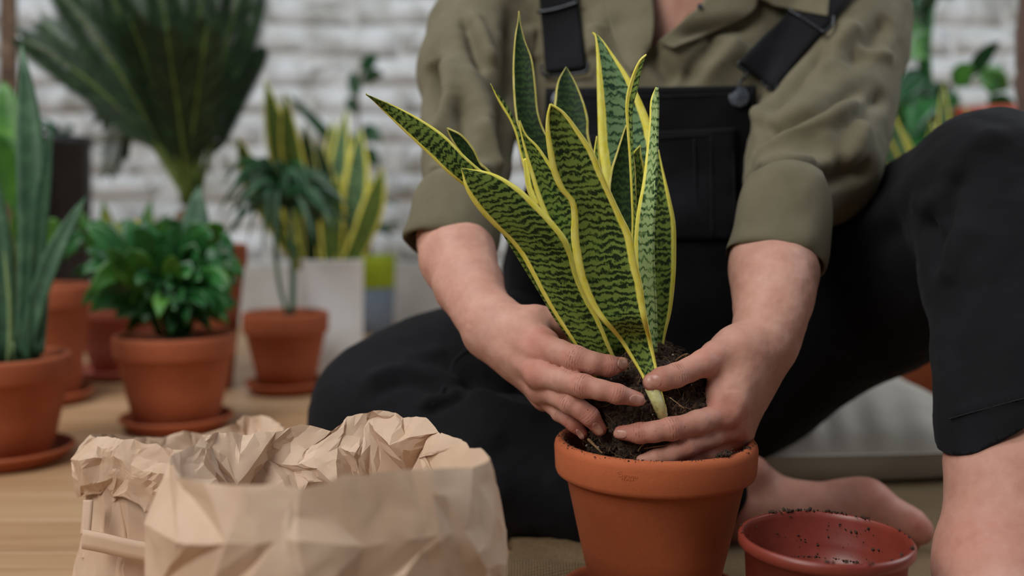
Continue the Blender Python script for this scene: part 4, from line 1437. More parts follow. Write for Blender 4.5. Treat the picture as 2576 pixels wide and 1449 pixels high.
# rolled cuffs: thick open bands round the forearms
def cuff(A, B, ra, rb, seed, tilt=(0, 0)):
    a, b = PX(*A), PX(*B)
    ax = (b - a) / np.linalg.norm(b - a)
    s = np.cross(ax, np.array([0, 0, 1.0])); s /= np.linalg.norm(s)
    t = np.cross(ax, s)
    n = 72
    prof = [(-.12, .78), (0.0, .95), (.10, 1.02), (.35, 1.05), (.60, 1.04), (.82, 1.05), (.96, 1.055), (1.0, 1.02), (1.005, .97), (.97, .93), (.80, .90), (.5, .88)]
    th = np.linspace(0, 2 * math.pi, n, endpoint=False)
    V = []
    for q, f in prof:
        c = a + (b - a) * q
        r = (RPX(ra, A[2]) * (1 - q) + RPX(rb, B[2]) * q) * f
        V.append(c + r * (np.cos(th)[:, None] * s + np.sin(th)[:, None] * t))
    V = np.vstack(V)
    Fq = grid_faces(len(prof), n, True)
    N = vnormals(V, Fq)
    V = V + N * (0.0036 * fbm(V * np.array([1, 1, 1.7]), 24, 3, seed))[:, None]
    o = mesh_obj('sleeve_cuff', V, Fq, M['shirt'], person)
    md = o.modifiers.new('round', 'SUBSURF'); md.levels = 1; md.render_levels = 2
    return o


cuff((1158, 482, .866), (1131, 622, .849), 105, 118, 4)
cuff((1986, 462, .806), (1948, 658, .786), 110, 124, 6)

# overalls: hips, folded leg, raised leg
ov = SDF()
ov.cone(PX(1690, 905, 1.11), PX(1685, 600, 1.075), 0.130, 0.120, 0.05, ((1, 0, 0), 1.32))
chain_m(ov, [(1560, 925, 1.09, .096), (1260, 975, 1.03, .088), (1090, 1005, .995, .080), (972, 1038, .972, .072)], 0.03)
chain_m(ov, [(965, 1085, .950, .067), (1240, 1165, .905, .064), (1480, 1212, .888, .058), (1700, 1225, .895, .048), (1790, 1225, .90, .042)], 0.014)
chain_m(ov, [(1880, 900, 1.10, .096), (2200, 722, .97, .081), (2340, 612, .90, .074), (2482, 486, .82, .066)], 0.03)
leg_axis = [(2500, 490, .80, .063), (2532, 700, .755, .056), (2548, 900, .722, .051), (2552, 1060, .70, .0475), (2554, 1200, .683, .046)]
chain_m(ov, leg_axis, 0.020)
V, Fc = ov.mesh(0.0036, 2)
N = vnormals(V, Fc)
OV_FOLDS = [
    ([(905, 985), (960, 935), (1040, 930), (1120, 958), (1150, 975)], .008, .006), ([(930, 1010), (1000, 965), (1080, 975), (1140, 1000)], .007, -.006), ([(1050, 1020), (1110, 1003), (1160, 985)], .006, .005),
    ([(1060, 1045), (1130, 1015), (1180, 990)], .006, -.005), ([(1180, 990), (1260, 1020), (1380, 1050)], .012, .007), ([(1150, 965), (1250, 975), (1350, 1000)], .012, -.010), ([(1000, 905), (1060, 895), (1130, 880)], .008, .004),
    ([(1120, 1180), (1200, 1220), (1300, 1260)], .016, .004), ([(1250, 1090), (1330, 1140), (1400, 1200)], .014, -.004),
    ([(2545, 330), (2450, 370), (2400, 440), (2370, 540)], .010, .007), ([(2480, 300), (2400, 360), (2300, 450), (2180, 540)], .014, .004), ([(2420, 430), (2390, 520), (2372, 620)], .008, -.009),
    ([(2300, 500), (2330, 520), (2365, 500)], .008, .005), ([(2330, 540), (2345, 600), (2362, 680)], .009, -.010), ([(2250, 520), (2180, 570), (2110, 640)], .012, .005), ([(2280, 560), (2200, 620), (2120, 680)], .012, -.005),
    ([(2440, 560), (2400, 640), (2375, 720)], .012, .006), ([(2500, 640), (2440, 760), (2420, 900)], .012, .003), ([(2460, 700), (2410, 800), (2400, 930)], .010, -.003), ([(2395, 1040), (2480, 1020), (2570, 1000)], .004, .0025),
]
V = folds(V, N, ov, OV_FOLDS)
V = V + vnormals(V, Fc) * (0.0025 * fbm(V, 14, 2, 13) + 0.0008 * fbm(V, 70, 2, 18))[:, None]
V[:, 2] = np.maximum(V[:, 2], 0.0068)
# cut the raised leg at its hem
h0, h1 = PX(2384, 1108, .70), PX(2576, 1046, .662)
dx = (h1[2] - h0[2]) / (h1[0] - h0[0])
nrm = Vector((-dx, 0.0, 1.0)).normalized()
ovo = mesh_obj('overalls', V, Fc, M['denim'], person)
bm = bmesh.new(); bm.from_mesh(ovo.data)
reg = [f for f in bm.faces if f.calc_center_median().x > 0.27 and f.calc_center_median().y < 0.80 and f.calc_center_median().z < h0[2] + 0.05]
geo = set(reg)
for f in reg:
    geo.update(f.edges); geo.update(f.verts)
bmesh.ops.bisect_plane(bm, geom=list(geo), dist=1e-6, plane_co=Vector(h0), plane_no=nrm, clear_inner=True)
bm.to_mesh(ovo.data); bm.free()
ovo.data.polygons.foreach_set('use_smooth', [True] * len(ovo.data.polygons))
ovo['label'] = 'black denim overalls'
md = ovo.modifiers.new('thickness', 'SOLIDIFY'); md.thickness = 0.003; md.offset = -1

# bib, pocket, straps and hardware
both = SDF(); both.pr = shirt.pr[:4] + ov.pr[:1]
bib = strip('bib', [(1392, 226), (1388, 300), (1368, 400), (1335, 500), (1300, 620), (1290, 760), (1300, 900)], [(1886, 220), (1889, 300), (1892, 380), (1900, 460), (1925, 580), (1950, 740), (1950, 900)],
            both, .010, M['denim'], .004, 70, 40, rough=.0025, seed=5)
pocket = strip('pocket', [(1480, 338), (1470, 460), (1465, 600)], [(1834, 318), (1838, 460), (1840, 600)], both, .0145, M['denim'], .003, 30, 24, parent=bib, rough=.0025, seed=5)
for pts in ([(1484, 352), (1660, 342), (1832, 333)], [(1738, 345), (1740, 450), (1742, 595)], [(1776, 342), (1778, 450), (1780, 595)], [(1826, 338), (1830, 460), (1832, 595)]):
    seam(pts, both, .0168, .0006, parent=bib)
for pts in ([(1396, 240), (1640, 246), (1884, 236)], [(1876, 228), (1879, 300), (1882, 400), (1888, 470)], [(1402, 232), (1398, 300), (1380, 400)]):
    seam(pts, both, .0130, .0006, parent=bib)
strip('strap', [(1352, -60), (1358, 10), (1366, 90), (1374, 186)], [(1448, -60), (1452, 10), (1462, 90), (1471, 176)], shirt, .006, M['denim'], .004, 30, 10)
strip('strap', [(2060, -70), (1985, 30), (1912, 100), (1852, 166)], [(2170, -40), (2082, 62), (2005, 150), (1944, 226)], shirt, .006, M['denim'], .004, 30, 10)


def wire(pts, sdf, offset, r, parent=None, name='hook'):
    P = catmull(np.asarray(pts, float), 6)
    W = on_shirt(P[:, 0], P[:, 1]) + np.array([0, -1, 0.15]) * offset
    for _ in range(2): W[1:-1] = (W[:-2] + 2 * W[1:-1] + W[2:]) / 4
    return mesh_obj(name, *tube(W, r, 8), M['metal_dark'], parent or person)


wire([(1352, 40), (1400, 32), (1456, 14)], shirt, .010, .0018, name='strap_slider')
wire([(1975, 34), (2020, 62), (2064, 92)], shirt, .011, .0018, name='strap_slider')
wire([(2064, 92), (2082, 74), (2085, 50)], shirt, .011, .0016, name='strap_slider')
wire([(1362, 170), (1366, 196), (1420, 196), (1472, 188), (1478, 166)], shirt, .010, .0015)
wire([(1414, 196), (1404, 226), (1400, 246), (1408, 268)], shirt, .011, .0014)
wire([(1856, 160), (1850, 176), (1872, 190), (1868, 204), (1856, 212), (1850, 236)], shirt, .011, .0014)
wire([(1948, 214), (1944, 230), (1924, 230), (1908, 214)], shirt, .011, .0014)
for bx, by in ((1850, 254), (1410, 262)):
    V, Fc = lathe([(0.0001, 0), (.0090, 0), (.0098, .0008), (.0098, .0022), (.0088, .0030), (.0072, .0027), (.0060, .0031), (.0001, .0036)], 36)
    W, _ = both.trace([bx], [by])
    o = mesh_obj('button', V, np.asarray(Fc), M['metal_button'], person, loc=W[0] + np.array([0, -.0125, .002])); o.rotation_euler = (math.radians(84), 0, 0)
# side and inner-leg seams
seam([(1090, 1020), (1125, 960), (1145, 905), (1200, 870), (1260, 862)], ov, .0012, .0010)
seam([(2398, 1055), (2480, 1032), (2574, 1006)], ov, .0030, .0005)

# ------------------------------------------------------------------ floor cushion behind the foot
n = 70
u, v = np.meshgrid(np.linspace(-1, 1, n), np.linspace(-1, 1, n), indexing='ij')
pull = 1 - 0.05 * (1 - np.abs(v) ** 2.0) * np.abs(u) ** 3
X = u * 0.265 * (1 - 0.055 * (1 - v ** 2) * 0 - 0.05 * np.abs(v) ** 4)
Y = v * 0.245 * (1 - 0.05 * np.abs(u) ** 4)
prof = np.clip((1 - np.abs(u) ** 3.0), 0, 1) ** 0.55 * np.clip((1 - np.abs(v) ** 3.0), 0, 1) ** 0.55
P3 = np.stack([X, Y, 0 * X], -1)
wr = 0.004 * np.sin(u * 40 + 3 * vnoise(P3, 9, 1)) * np.exp(-((1 - np.abs(v)) / 0.25) ** 2) + 0.004 * np.sin(v * 38 + 3 * vnoise(P3, 9, 2)) * np.exp(-((1 - np.abs(u)) / 0.25) ** 2)
Zt = 0.038 + prof * (0.080 + 0.006 * fbm(P3, 9, 2, 3)) + wr * prof ** 0.5
Zb = 0.038 - np.clip(prof * 3.5, 0, 1) ** 0.5 * 0.0315
Vt = np.stack([X, Y, Zt], -1).reshape(-1, 3); Vb = np.stack([X, Y, Zb], -1).reshape(-1, 3)
gf = grid_faces(n, n)
cush = empty('floor_cushion', (0.262, 1.285, 0.0), math.radians(4))
tag(cush, 'soft grey-beige linen floor cushion the person sits on', 'cushion')
mesh_obj('cover', np.vstack([Vt, Vb]), np.vstack([gf[:, ::-1], gf + n * n]), M['cushion'], cush)
ring = [(i, 0) for i in range(n)] + [(n - 1, j) for j in range(1, n)] + [(i, n - 1) for i in range(n - 2, -1, -1)] + [(0, j) for j in range(n - 2, -1, -1)]
pth = np.array([(X[i, j], Y[i, j], 0.038) for i, j in ring])
mesh_obj('piping', *tube(pth, 0.0016, 6, caps=False), M['cushion'], cush)
# ------------------------------------------------------------------ kraft paper bags with rolled, crumpled tops
def paper_bag(label, rim, base_scale, cuff_h, seed, bulge=0.014, roll=0.016, amp=0.010, base_shift=(0, 0), n_per=14, cols=30, local=None):
    loop = catmull_closed([PX(*p) for p in rim], n_per)
    m = len(loop)
    c = loop.mean(0)
    T = np.roll(loop, -3, 0) - np.roll(loop, 3, 0); T[:, 2] = 0
    T /= np.linalg.norm(T, axis=1)[:, None]
    O = np.stack([T[:, 1], -T[:, 0], 0 * T[:, 0]], -1)
    if ((loop - c) * O).sum() < 0: O = -O
    for _ in range(10): O = (np.roll(O, 1, 0) + 2 * O + np.roll(O, -1, 0)) / 4
    O /= np.linalg.norm(O, axis=1)[:, None]
    s = np.linspace(0, 1, m, endpoint=False)
    per = np.concatenate([[0], np.cumsum(np.linalg.norm(np.diff(loop, axis=0), axis=1))])
    ph = np.stack([np.cos(s * 6.283), np.sin(s * 6.283), 0 * s], -1)
    hem = cuff_h * (1 + 0.16 * fbm(ph, 3.0, 2, seed))
    rl = (0.004 + roll * np.clip((loop[:, 1] - loop[:, 1].min() - 0.04) / 0.08, 0, 1)) * (1 + 0.5 * fbm(ph, 2.2, 2, seed + 5))
    bl = bulge * (1 + 0.5 * fbm(ph, 2.0, 2, seed + 9))
    Zu = np.array([0, 0, 1.0])
    base = loop.copy()
    base[:, :2] = c[:2] + (loop[:, :2] - c[:2]) * base_scale + np.array(base_shift); base[:, 2] = 0.0012
    # cuff and lining: hem -> rim -> inward roll -> down inside
    inner_b = base.copy(); inner_b[:, :2] = c[:2] + (base[:, :2] - c[:2]) * 0.90; inner_b[:, 2] = 0.006
    rows = [loop + O * (bl * f)[:, None] - Zu * (hem * d)[:, None] for d, f in ((1.0, .55), (.62, 1.0), (.30, .85))]
    rows.append(loop.copy())
    rows += [loop - O * (rl * f)[:, None] - Zu * d for d, f in ((.018, .8), (.040, 1.0), (.056, .45))]
    t_in = rows[-1]
    rows += [t_in * (1 - t) + inner_b * t for t in (.35, .7, 1.0)]
    V, T = crumpled_paper(rows, cols, seed, (amp, amp * .34, amp * .10, amp * .03), keep=(3,), rowamp=(.7, .8, .6, 1, 1, 1, 1, 1, 1, 1), local=local)
    V[:, 2] = np.maximum(V[:, 2], 0.004)
    bag = tag(empty('paper_bag', (c[0], c[1], 0)), label, 'bag')
    inv = Matrix.Translation(-Vector((c[0], c[1], 0)))

    def paper(name, V, T):
        o = mesh_obj(name, V, T, M['kraft'], bag); o.matrix_parent_inverse = inv
        o.data.set_sharp_from_angle(angle=math.radians(13))
        md = o.modifiers.new('thickness', 'SOLIDIFY'); md.thickness = 0.0006; md.offset = 0

    paper('rolled_cuff', V, T)
    # outer wall and bottom
    top = loop - Zu * (hem * 0.45)[:, None] - O * 0.004
    R2 = [base * .1 + np.array([c[0], c[1], .0012]) * .9, base]
    R2 += [base * (1 - t) + top * t + O * (0.004 * math.sin(t * 3.14)) for t in (.3, .55, .8, 1.0)]
    V2, T2 = crumpled_paper(R2, cols, seed + 50, (amp * .45, amp * .2, amp * .06), keep=(0, 1))
    V2[:, 2] = np.maximum(V2[:, 2], 0.0015)
    paper('bag_wall', V2, T2)
    return bag, inv


bag1, inv1 = paper_bag('large crumpled kraft paper bag in front with a wide rolled-down opening',
    [(1226, 1146, .568), (1230, 1154, .542), (1195, 1180, .515), (1110, 1183, .500), (1023, 1186, .490), (862, 1196, .478), (735, 1236, .472), (620, 1222, .475), (510, 1215, .49), (435, 1200, .53), (432, 1165, .58), (470, 1120, .625),
     (519, 1085, .645), (600, 1092, .66), (690, 1088, .672), (770, 1073, .678), (850, 1068, .68), (905, 1042, .684), (985, 1036, .684), (1060, 1062, .676), (1110, 1096, .655), (1150, 1104, .63), (1188, 1124, .598)],
    1.0, 0.088, 3, bulge=0.010, roll=0.014, amp=0.0058, cols=25,
    local=lambda P: 0.42 + 0.58 * np.clip((P[:, 1] - 0.50) / 0.06, 0, 1) * np.clip((-0.025 - P[:, 0]) / 0.03, 0, 1))
bag2, inv2 = paper_bag('slimmer kraft paper bag with a flat handle, standing behind the large crumpled bag',
    [(222, 1100, .745), (260, 1100, .732), (302, 1103, .726), (372, 1118, .722), (448, 1135, .720), (560, 1142, .722), (670, 1122, .74), (716, 1090, .80), (714, 1074, .86), (670, 1048, .882), (606, 1053, .884),
     (574, 1075, .872), (480, 1088, .85), (383, 1100, .825), (290, 1092, .80), (232, 1093, .775)],
    1.12, 0.046, 12, bulge=0.009, roll=0.007, amp=0.0036, cols=26, base_shift=(-0.006, 0))


# flat paper handle of the second bag
def ribbon(name, pts, width_px, parent, inv, mat, axis):
    P = catmull([PX(*p) for p in pts], 8)
    w = RPX(width_px, 0.715)
    ax = np.asarray(axis, float); ax /= np.linalg.norm(ax)
    rows = []
    for p in P:
        rows += [p - ax * w, p - ax * w * .33, p + ax * w * .33, p + ax * w]
    o = mesh_obj(name, np.array(rows), grid_faces(len(P), 4), mat, parent, smooth=False); o.matrix_parent_inverse = inv
    md = o.modifiers.new('thickness', 'SOLIDIFY'); md.thickness = 0.0014; md.offset = 0
    return o


ribbon('handle', [(222, 1258, .716), (219, 1300, .712), (215, 1345, .708)], 12, bag2, inv2, M['kraft'], (1, 0, 0))
ribbon('handle', [(208, 1356, .707), (260, 1366, .703), (330, 1382, .700), (420, 1396, .700), (470, 1396, .704)], 24, bag2, inv2, M['kraft'], (0.05, 0.1, 1))
# ------------------------------------------------------------------ potted plants behind
CAMP = np.array([0, 0, CAM_H])


def leaf_between(parent, base, tip, width, bow, mat, shape='lance', fold=0.15, roll=0.0, name='leaf', ns=10, side_bow=0.0, u=None, petiole=0.0):
    """leaf on a curved midrib from base to tip (world points)"""
    a, b = np.asarray(base, float), np.asarray(tip, float)
    t = np.linspace(0, 1, ns + 1)
    d = b - a
    sd = np.cross(d, CAMP - (a + b) / 2); sd /= np.linalg.norm(sd) + 1e-9
    M0 = a + d * t[:, None] + np.array([0, 0, 1.0]) * (bow * 4 * t * (1 - t))[:, None] + sd * (side_bow * 4 * t * (1 - t))[:, None]
    T = np.gradient(M0, axis=0); T /= np.linalg.norm(T, axis=1)[:, None]
    view = CAMP - M0; view /= np.linalg.norm(view, axis=1)[:, None]
    W = np.cross(T, view); W /= np.linalg.norm(W, axis=1)[:, None] + 1e-9
    Nn = np.cross(W, T)
    W, Nn = W * math.cos(roll) + Nn * math.sin(roll), Nn * math.cos(roll) - W * math.sin(roll)
    if shape == 'lance':
        tt = np.clip((t - petiole) / (1 - petiole), 0, 1)
        w = 1.9 * tt ** 0.62 * (1 - tt) ** 0.95 + 0.04
    elif shape == 'sword':
        w = np.where(t < 0.55, 0.72 + 0.5 * t, 0.995 * (1 - ((t - 0.55) / 0.45) ** 2.1))
    else:
        w = (1 - t ** 3) * 0.9 + 0.1
    w = np.maximum(w, 0.03) * width / 2
    k = np.array([-1, -0.55, 0, 0.55, 1])
    V = M0[:, None] + W[:, None] * (k[None] * w[:, None])[..., None] + Nn[:, None] * (np.abs(k)[None] * fold * w[:, None])[..., None]
    along = np.concatenate([[0], np.cumsum(np.linalg.norm(np.diff(M0, axis=0), axis=1))])
    uv = np.stack([np.broadcast_to((k + 1) / 2, (ns + 1, 5)), np.broadcast_to(along[:, None], (ns + 1, 5))], -1).reshape(-1, 2)
    o = mesh_obj(name, V.reshape(-1, 3), grid_faces(ns + 1, 5), mat, None, uvs=uv)
    md = o.modifiers.new('thickness', 'SOLIDIFY'); md.thickness = 0.0012; md.offset = 0
    if parent is not None:
        o.parent = parent
        o.matrix_parent_inverse = Matrix.Translation(-Vector(parent.location))
    return o


def stem_between(parent, pts, r0, r1, mat, name='stem'):
    P = catmull(pts, 6) if len(pts) > 2 else np.linspace(pts[0], pts[1], 6)
    o = mesh_obj(name, *tube(P, np.linspace(r0, r1, len(P)), 8), mat, parent)
    o.matrix_parent_inverse = Matrix.Translation(-Vector(parent.location))
    return o


def ground(px, d):
    D = d * _cp + CAM_H * _sp
    return np.array([(px - CX) / F_PX * D, d, 0.0])


GS = 'terracotta saucers under the plants at the back'
g = np.random.default_rng(21)


def potted(name, label, px, d, R, base_r, H, lip, mat, sauc=None, slabel=None, seed=0):
    loc = ground(px, d)
    z = 0.006 if sauc else 0.0
    t = clay_pot(label, (loc[0], loc[1], z), R, base_r, H - z, lip, mat, name=name, category='potted plant', seed=seed)
    if sauc:
        saucer(slabel, (loc[0], loc[1], 0.0002), sauc, 0.019, mat, GS)
    return t


def Q(px, py, d):
    """point at photo pixel on a plane d metres ahead along the floor"""
    a = PX(px, py, 1.0) - CAMP
    return CAMP + a * (d / a[1])


# aloe in the pot at far left
t = potted('potted_aloe', 'terracotta pot at the left edge holding thick upright blue-green aloe leaves', 14, 1.17, .078, .052, .129, .030, M['terra_deep'], .078, 'terracotta saucer under the aloe pot at the left edge', 1)
for b, e, w, bw, m, sb in (((62, 900), (54, 112), .040, .0, 'aloe', .010), ((86, 905), (134, 300), .022, 0, 'aloe', -.006), ((62, 925), (218, 492), .027, 0, 'aloe', -.012), ((30, 920), (6, 540), .024, 0, 'aloe_pale', .008),
                           ((44, 900), (48, 596), .016, 0, 'aloe_pale', 0), ((10, 915), (-70, 300), .036, 0, 'aloe', .01), ((100, 890), (112, 660), .016, 0, 'aloe', 0)):
    leaf_between(t, Q(b[0], b[1], 1.16), Q(e[0], e[1], 1.17 + g.uniform(-.02, .03)), w * .82, bw, M[m], 'sword', 0.35, g.uniform(-.3, .3), side_bow=sb)

# bright-leaved plant behind it
t = potted('potted_philodendron', 'taller terracotta pot behind the aloe with bright green hanging leaves', 100, 1.54, .082, .058, .184, .036, M['terra_deep'], .080, 'terracotta saucer half hidden behind the aloe pot', 2)
for b, e, w in (((60, 600), (8, 205), .075), ((50, 640), (-10, 330), .08), ((60, 640), (40, 430), .06), ((100, 690), (150, 560), .05), ((110, 700), (180, 640), .05), ((70, 700), (60, 520), .06), ((120, 700), (215, 600), .05), ((90, 690), (20, 600), .06)):
    leaf_between(t, Q(*b, 1.52), Q(*e, 1.50 + g.uniform(-.04, .05)), w, .02, M['lily_bright' if e[1] < 600 else 'lily'], 'lance', .25, g.uniform(-.5, .5), petiole=.3)
    stem_between(t, [Q(100, 720, 1.54), Q((b[0] + 100) / 2, (b[1] + 720) / 2, 1.535), Q(*b, 1.52)], .003, .002, M['lily'])

# croton in the pinkish pot
t = potted('potted_croton', 'pinkish clay pot with yellow-spotted croton leaves between two terracotta pots', 308, 1.78, .084, .048, .137, .030, M['terra_pink'], .084, 'pinkish saucer under the croton pot', 3)
for k in range(26):
    e = (g.uniform(190, 440), g.uniform(500, 720))
    leaf_between(t, Q(300 + (e[0] - 300) * .25, 740, 1.78), Q(*e, 1.78 + g.uniform(-.1, .12)), g.uniform(.03, .05), g.uniform(0, .02), M['croton' if g.random() < .5 else 'lily_bright'], 'lance', .2, g.uniform(-.8, .8), petiole=.25)
leaf_between(t, Q(370, 690, 1.72), Q(352, 560, 1.70), .028, 0, M['croton'], 'lance', .1)

# peace lily
t = potted('potted_peace_lily', 'wide terracotta pot in the middle left with a bushy dark green peace lily', 446, 1.355, .081, .056, .131, .032, M['terra_deep'], .076, 'terracotta saucer under the peace lily pot', 4)
tips = [(g.uniform(200, 620), g.uniform(560, 800), g.uniform(.045, .065)) for _ in range(34)] + [(205, 585, .06), (182, 690, .055), (262, 625, .06), (228, 748, .06), (300, 560, .055), (352, 600, .06), (405, 585, .05), (455, 640, .06), (535, 600, .05), (590, 640, .06), (612, 700, .05), (595, 768, .055),
        (430, 770, .06), (512, 740, .06), (345, 720, .06), (290, 800, .05), (270, 690, .06), (560, 690, .06), (475, 700, .07), (385, 670, .06), (330, 660, .06), (545, 790, .05), (400, 800, .05), (470, 820, .05), (360, 820, .04),
        (250, 700, .05), (420, 700, .06), (500, 660, .06), (315, 760, .05), (570, 740, .05), (440, 560, .05), (370, 760, .05), (530, 830, .045), (320, 840, .04), (575, 820, .04)]
for e0, e1, w in tips:
    d = 1.34 + g.uniform(-.075, .055)
    m = 'lily' if g.random() < .8 else 'lily_bright'
    bx = 445 + (e0 - 445) * .18
    leaf_between(t, Q(bx, 845, 1.35), Q(e0, e1, d), w * .78, g.uniform(.015, .06), M[m], 'lance', .22, g.uniform(-.7, .7), petiole=.38)
for e in ((500, 470, .062), (515, 520, .05)):
    leaf_between(t, Q(470, 830, 1.36), Q(e[0], e[1], 1.40), e[2], 0, M['aloe' if e[0] == 500 else 'croton'], 'lance', .15, .2, petiole=.35)
leaf_between(t, Q(372, 690, 1.40), Q(344, 552, 1.40), .020, 0, M['yellow_leaf'], 'strap', .1)
for k in range(34):
    a = g.uniform(0, 6.28); e = (446 + 150 * math.cos(a) * g.uniform(.3, 1), g.uniform(690, 840))
    leaf_between(t, Q(446 + (e[0] - 446) * .2, 850, 1.355), Q(*e, 1.355 + .07 * math.sin(a)), .034, .03, M['lily'], 'lance', .2, g.uniform(-.9, .9), petiole=.4)

# sago palm in the tall pot
t = potted('potted_sago_palm', 'tall terracotta pot holding a big dark sago palm with fanned fronds', 508, 1.66, .079, .050, .243, .040, M['terra_deep'], None, None, 5)
crown = Q(478, 505, 1.66)
V, Fc = lathe([(.0001, 0), (.022, 0), (.028, .03), (.030, .06), (.022, .10), (.0001, .115)], 16)
V = V + vnormals(V, np.asarray(Fc)) * (0.004 * vnoise(V, 120, 2))[:, None]
o = mesh_obj('trunk', V, np.asarray(Fc), M['trunk'], t); o.location = (crown[0] - t.location[0], crown[1] - t.location[1], crown[2] - t.location[2] - .12)


def frond(parent, base, tip, bow, n=40, L=.095, rib=True):
    a, b = np.asarray(base), np.asarray(tip)
    s = np.linspace(0, 1, n)
    M0 = a + (b - a) * s[:, None] + np.array([0, 0, 1.0]) * (bow * 4 * s * (1 - s))[:, None]
    T = np.gradient(M0, axis=0); T /= np.linalg.norm(T, axis=1)[:, None]
    view = CAMP - M0; view /= np.linalg.norm(view, axis=1)[:, None]
    W = np.cross(T, view); W /= np.linalg.norm(W, axis=1)[:, None]
    o = mesh_obj('frond', *tube(M0, np.linspace(.0042, .0012, n), 6), M['palm_rib'], parent)
    o.matrix_parent_inverse = Matrix.Translation(-Vector(parent.location))
    V, Fc = [], []
    for i in range(int(n * .2), n):
        l = L * (0.12 + 0.88 * math.sin(math.pi * min(1, s[i] * .85 + .04)) ** .8) * (1 - .45 * s[i] ** 3)
        for sg in (-1, 1):
            dr = T[i] * .86 + W[i] * sg * .46 + view[i] * g.normal() * .12
            dr /= np.linalg.norm(dr)
            w = np.cross(dr, view[i]); w *= .0024 / np.linalg.norm(w)
            p = M0[i]; k = len(V)
            V += [p - w * .5, p + w * .5, p + dr * l * .55 + w, p + dr * l * .55 - w, p + dr * l]
            Fc += [(k, k + 1, k + 2, k + 3), (k + 3, k + 2, k + 4)]
    q = mesh_obj('leaflets', V, Fc, M['palm'], o); q['kind'] = 'stuff'
    return o


for e0, e1, dd, bw in ((62, 100, -.02, .03), (110, 60, .10, .03), (150, -20, -.06, .03), (215, -70, .06, .03), (265, -40, -.10, .02), (330, -90, .05, .02), (395, -60, -.06, .02), (450, -110, .02, 0), (510, -80, -.08, 0), (560, -110, .07, .01),
                       (612, -60, -.02, .01), (650, -40, .06, .02), (634, 130, .05, .03), (190, 200, .10, .05), (258, 300, .14, .09), (275, 430, .16, .12), (330, 60, -.14, .02), (420, 90, -.16, .01), (520, 70, -.14, .0)):
    frond(t, crown + g.normal(size=3) * .006, Q(e0, e1, 1.64 + dd), bw)

# young dracaena
t = potted('potted_dracaena', 'small terracotta pot with a thin-stemmed young dracaena in front of the white can', 722, 1.63, .070, .045, .133, .036, M['terra_deep'], .068, 'terracotta saucer under the dracaena pot', 6)
top = Q(728, 520, 1.62)
stem_between(t, [Q(735, 790, 1.63), Q(737, 690, 1.63), Q(733, 600, 1.62), top], .0052, .0042, M['aloe'])
stem_between(t, [Q(722, 790, 1.62), Q(700, 700, 1.62), Q(694, 600, 1.60), Q(705, 510, 1.60)], .0035, .003, M['aloe'])
for k in range(46):
    a = g.uniform(-1.2, 4.3); L = g.uniform(70, 190)
    e = (725 + L * math.cos(a) * 1.0, 500 - L * .6 * math.sin(a) + 40)
    b = top if k % 2 else Q(705, 510, 1.60)
    leaf_between(t, b, Q(*e, 1.61 + g.uniform(-.1, .1)), g.uniform(.008, .014), g.uniform(.02, .05), M['deep' if g.random() < .6 else 'aloe'], 'strap', .2, g.uniform(-.6, .6))
for e in ((560, 470), (548, 545), (585, 590), (622, 610), (660, 640), (690, 660), (572, 505)):
    leaf_between(t, Q(705, 490, 1.60), Q(*e, 1.56 + g.uniform(-.04, .05)), .010, .05, M['deep'], 'strap', .2)

# snake plant in the white can
loc = ground(840, 1.86)
t = tag(empty('potted_snake_plant', loc), 'white enamel can holding a yellow-striped snake plant near the wall', 'potted plant')
V, Fc = lathe([(.0001, 0), (.054, 0), (.055, .002), (.056, .10), (.0575, .204), (.0590, .206), (.0585, .208), (.0560, .207), (.0545, .19), (.0001, .188)], 64)
mesh_obj('can', V, np.asarray(Fc), M['white_metal'], t)
soil_disc(.054, .190, t, 9)
for b, e, w, m in (((770, 655), (668, 200), .050, 'snake'), ((790, 655), (716, 232), .05, 'snake'), ((745, 620), (598, 342), .045, 'snake'), ((800, 660), (768, 310), .05, 'snake_dark'), ((815, 660), (745, 420), .045, 'snake'),
                   ((830, 660), (836, 300), .05, 'snake_wide'), ((845, 660), (872, 275), .045, 'snake_wide'), ((862, 660), (905, 320), .05, 'snake_wide'), ((870, 660), (962, 420), .045, 'snake'), ((880, 655), (940, 540), .04, 'snake'),
                   ((820, 655), (800, 350), .05, 'snake_dark'), ((855, 655), (890, 400), .05, 'snake_dark'), ((785, 655), (770, 480), .05, 'snake_dark'), ((840, 655), (850, 440), .05, 'snake')):
    leaf_between(t, Q(b[0], b[1] + 20, 1.86), Q(*e, 1.86 + g.uniform(-.07, .08)), w, 0, M[m], 'sword', .3, g.uniform(-.6, .6), side_bow=g.uniform(-.01, .01))

